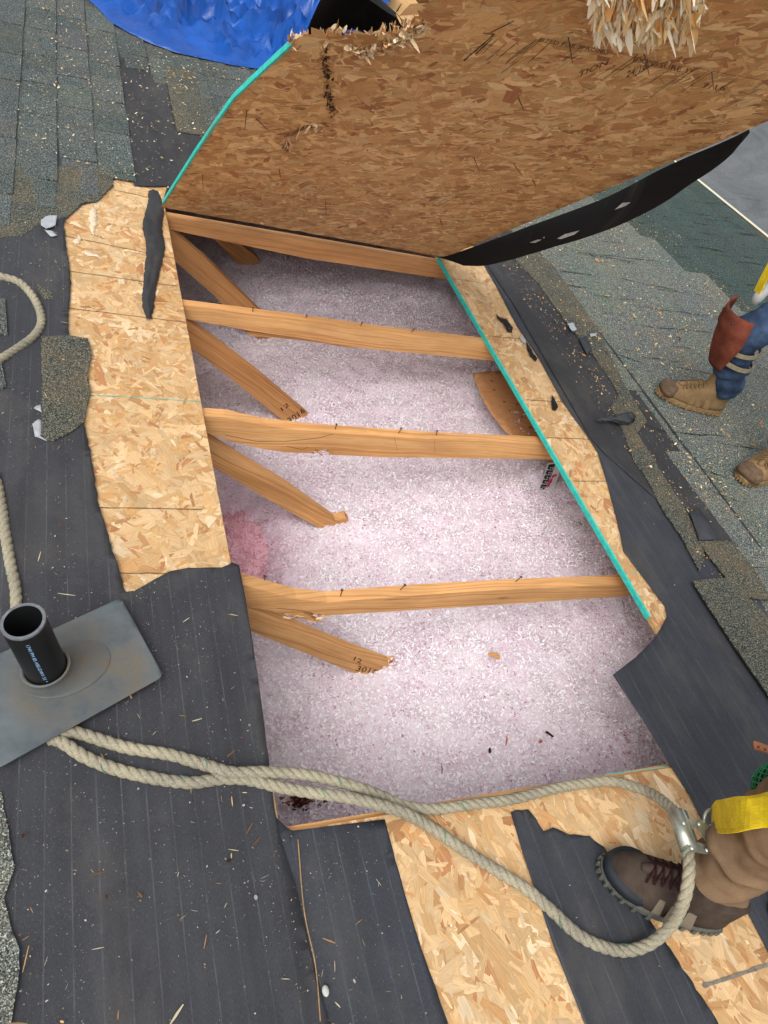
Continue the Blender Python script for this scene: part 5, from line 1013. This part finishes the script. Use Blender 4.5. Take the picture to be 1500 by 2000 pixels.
for px, lb in [([(968, 612), (976, 620), (990, 624), (1002, 640), (1000, 650), (992, 648), (984, 632), (972, 622)], 'dark underlayment tatter on the bare right strip, upper one'), ([(1078, 772), (1083, 778), (1090, 795), (1086, 802), (1079, 800), (1077, 786)], 'dark underlayment tatter on the bare right strip, lower one'), ([(1026, 664), (1034, 676), (1042, 690), (1050, 700), (1046, 706), (1036, 696), (1030, 682)], 'black torn tatter at the edge of the bare right strip')]:
    o = sheet('underlayment_scrap', dens([P(x, y, .007)[:2] for x, y in px], .006, .0015, 3), lambda u, v: .007 + .003 * abs(fn(u * 90, v * 90)), MT['felt_black'], grid=.01, thick=.001); tag(o, lb, 'underlayment scrap')
o = sheet('underlayment_scrap', dens([P(x, y, .03)[:2] for x, y in [(1162, 818), (1200, 812), (1232, 804), (1242, 812), (1238, 826), (1215, 830), (1196, 824), (1170, 824)]], .008, .003, 3), lambda u, v: .03 + .012 * abs(fn(u * 30, v * 30)), plain('glossy black scrap', (14, 14, 15), .3, .5, .2, 40), grid=.012, thick=.001); tag(o, 'glossy black plastic scrap across the torn shingle edge', 'plastic scrap')
o = sheet('tape_residue', dens([P(x, y, .004)[:2] for x, y in [(178, 404), (188, 408), (190, 440), (184, 460), (176, 450), (174, 420)]], .004, .009, 3), lambda u, v: .0032, plain('pale residue', (214, 190, 160), .6, .3, .1, 50), grid=0, thick=.0006); tag(o, 'pale glue residue streak near the top of the left bare board', 'glue residue')
for px, lb in [([(145, 468), (152, 458), (160, 462), (156, 474), (148, 476)], 'small pale glue residue spot on the left bare board'), ([(164, 487), (178, 490), (195, 496), (196, 502), (180, 500), (166, 496)], 'pale flat glue residue patch lowest on the left bare board')]:
    o = sheet('tape_residue', dens([P(x, y, .004)[:2] for x, y in px], .004, .008, 5), lambda u, v: .0032, bpy.data.materials['pale residue'], grid=0, thick=.0006); tag(o, lb, 'glue residue')
p = P(635, 1936, .008); V, F = [], []
pr = [(0, .0001), (.3, .85), (.6, 1), (1.1, .8), (1.4, .2)]
for t_, r_q in pr:
    for j in range(12): an = 2 * math.pi * j / 12; V.append(p + np.array([.0065 * r_q * math.cos(an), .0095 * r_q * math.sin(an), t_ * .005]) * (1 + .0 * j))
for i in range(4): F += [(i * 12 + j, i * 12 + (j + 1) % 12, (i + 1) * 12 + (j + 1) % 12, (i + 1) * 12 + j) for j in range(12)]
F.append(tuple(4 * 12 + j for j in range(12))); tag(mk('pebble', V, F, plain('pale pebble', (176, 176, 168), .8, .3, .15, 90), smooth=True), 'small pale pebble on the clean underlayment strip near the bottom', 'pebble')
for (x0, y0), (x1, y1), lb in [((582, 1640), (626, 1995), 'long thin straw of pine needle running down the clean underlayment strip')]:
    c = spline([P(x0, y0, .008), P(x0 + 12, (y0 + y1) / 2 - 40, .009), P(x1 - 10, y1 - 110, .009), P(x1, y1, .009)], .01); tag(mk('straw', *tube(c, .0012, 6), plain('dry straw', (150, 120, 86), .8, .2, .3, 60)), lb, 'straw')
# litter that nobody could count
def hole(u, v): return (u > -.01) & (u < 1.235) & (v > -.62) & (v < 1.9)
def litter(name, N, ur, vr, size, asp, pal, nf, seed, label, cat, dens_k=3., thr=.0, avoid=None, tiltn=.3):
    r = np.random.default_rng(seed); u = r.uniform(*ur, N); v = r.uniform(*vr, N); k = ~hole(u, v)
    if avoid is not None: k &= ~avoid(u, v)
    d = np.array([fn(a * dens_k, b * dens_k, seed) + .5 * fn(a * dens_k * 3, b * dens_k * 3, seed) for a, b in zip(u, v)]); k &= r.uniform(-.9, .9, N) < d + thr
    u, v = u[k], v[k]; n = len(u); L_ = np.exp(r.normal(math.log(size), .5, n)); w = L_ * np.exp(r.normal(math.log(asp), .4, n)); an = r.uniform(0, math.pi, n)
    z = (nf(u, v) if callable(nf) else nf) + r.uniform(0, .003, n); c = np.c_[u, v, z]; d1 = np.c_[np.cos(an), np.sin(an), r.normal(0, tiltn, n)] * L_[:, None] / 2; d2 = np.c_[-np.sin(an), np.cos(an), r.normal(0, tiltn, n)] * w[:, None] / 2
    Q = np.stack([c - d1 - d2 * .6, c - d1 * .2 - d2, c + d1 - d2 * .3, c + d1 + d2 * .6, c + d2, c - d1 + d2 * .3], 1); pa_ = np.array([lin(c_)[:3] for c_ in pal]); co = pa_[r.integers(len(pal), size=n)] * r.uniform(.75, 1.1, (n, 1))
    return tag(soup(name, Q, co, MT['attr']), label, cat, kind='stuff')
bare = lambda u, v: (((u > -.36) & (u < 0) & (v > 0) & (v < 2)) | ((u > .24) & (u < .5) & (v < -.6)) | ((u > .95) & (v < -.6) & (u < 1.1)))
litter('sawdust', 52000, (1.56, 3.25), (-1.6, 3.6), .0046, .42, [(206, 180, 128), (188, 156, 104), (220, 200, 160), (150, 118, 76), (196, 140, 84)], lambda u, v: np.where(u < 1.72, .013, .017), 3, 'tan sawdust and splinters strewn over the right shingles', 'sawdust', 2.4, -.15)
litter('sawdust', 9000, (-.55, .9), (2., 4.4), .005, .5, [(196, 176, 132), (170, 146, 100), (212, 200, 168)], .019, 4, 'pale sawdust over the left shingles below the tarp', 'sawdust', 3, -.1)
litter('dust_specks', 90000, (-1.1, .2), (-1.7, 2.0), .0014, .55, [(112, 106, 96), (136, 128, 114), (96, 86, 70), (165, 160, 150)], .0175, 5, 'pale specks and grit over the left underlayment', 'grit', 2.6, -.25, bare)
litter('pine_needles', 1500, (-1.0, .2), (-1.7, 1.6), .0105, .09, [(150, 116, 74), (176, 150, 108), (120, 84, 52), (190, 176, 150)], .018, 6, 'brown pine needles and slivers over the left underlayment', 'pine needles', 2, -.45, bare)
litter('wood_crumbs', 420, (-1.0, .2), (-1.6, 1.9), .0036, .6, [(190, 104, 60), (84, 54, 36), (222, 216, 206), (60, 44, 32), (208, 160, 110)], .018, 9, 'orange, white and dark crumbs over the left underlayment', 'crumbs', 2, -.1, bare, .5)
litter('dust_specks', 1300, (.2, 1.75), (-1.7, 1.9), .0024, .5, [(170, 168, 160), (200, 198, 190)], .011, 7, 'sparse pale specks on the right and near underlayment', 'grit', 2.6, -.35)
litter('wood_crumbs', 500, (1.5, 3.), (-1.5, 3.), .007, .4, [(214, 176, 116), (190, 110, 60), (60, 48, 40), (206, 196, 170)], .019, 8, 'larger tan slivers on the right shingles', 'crumbs', 2, -.1, None, .5)
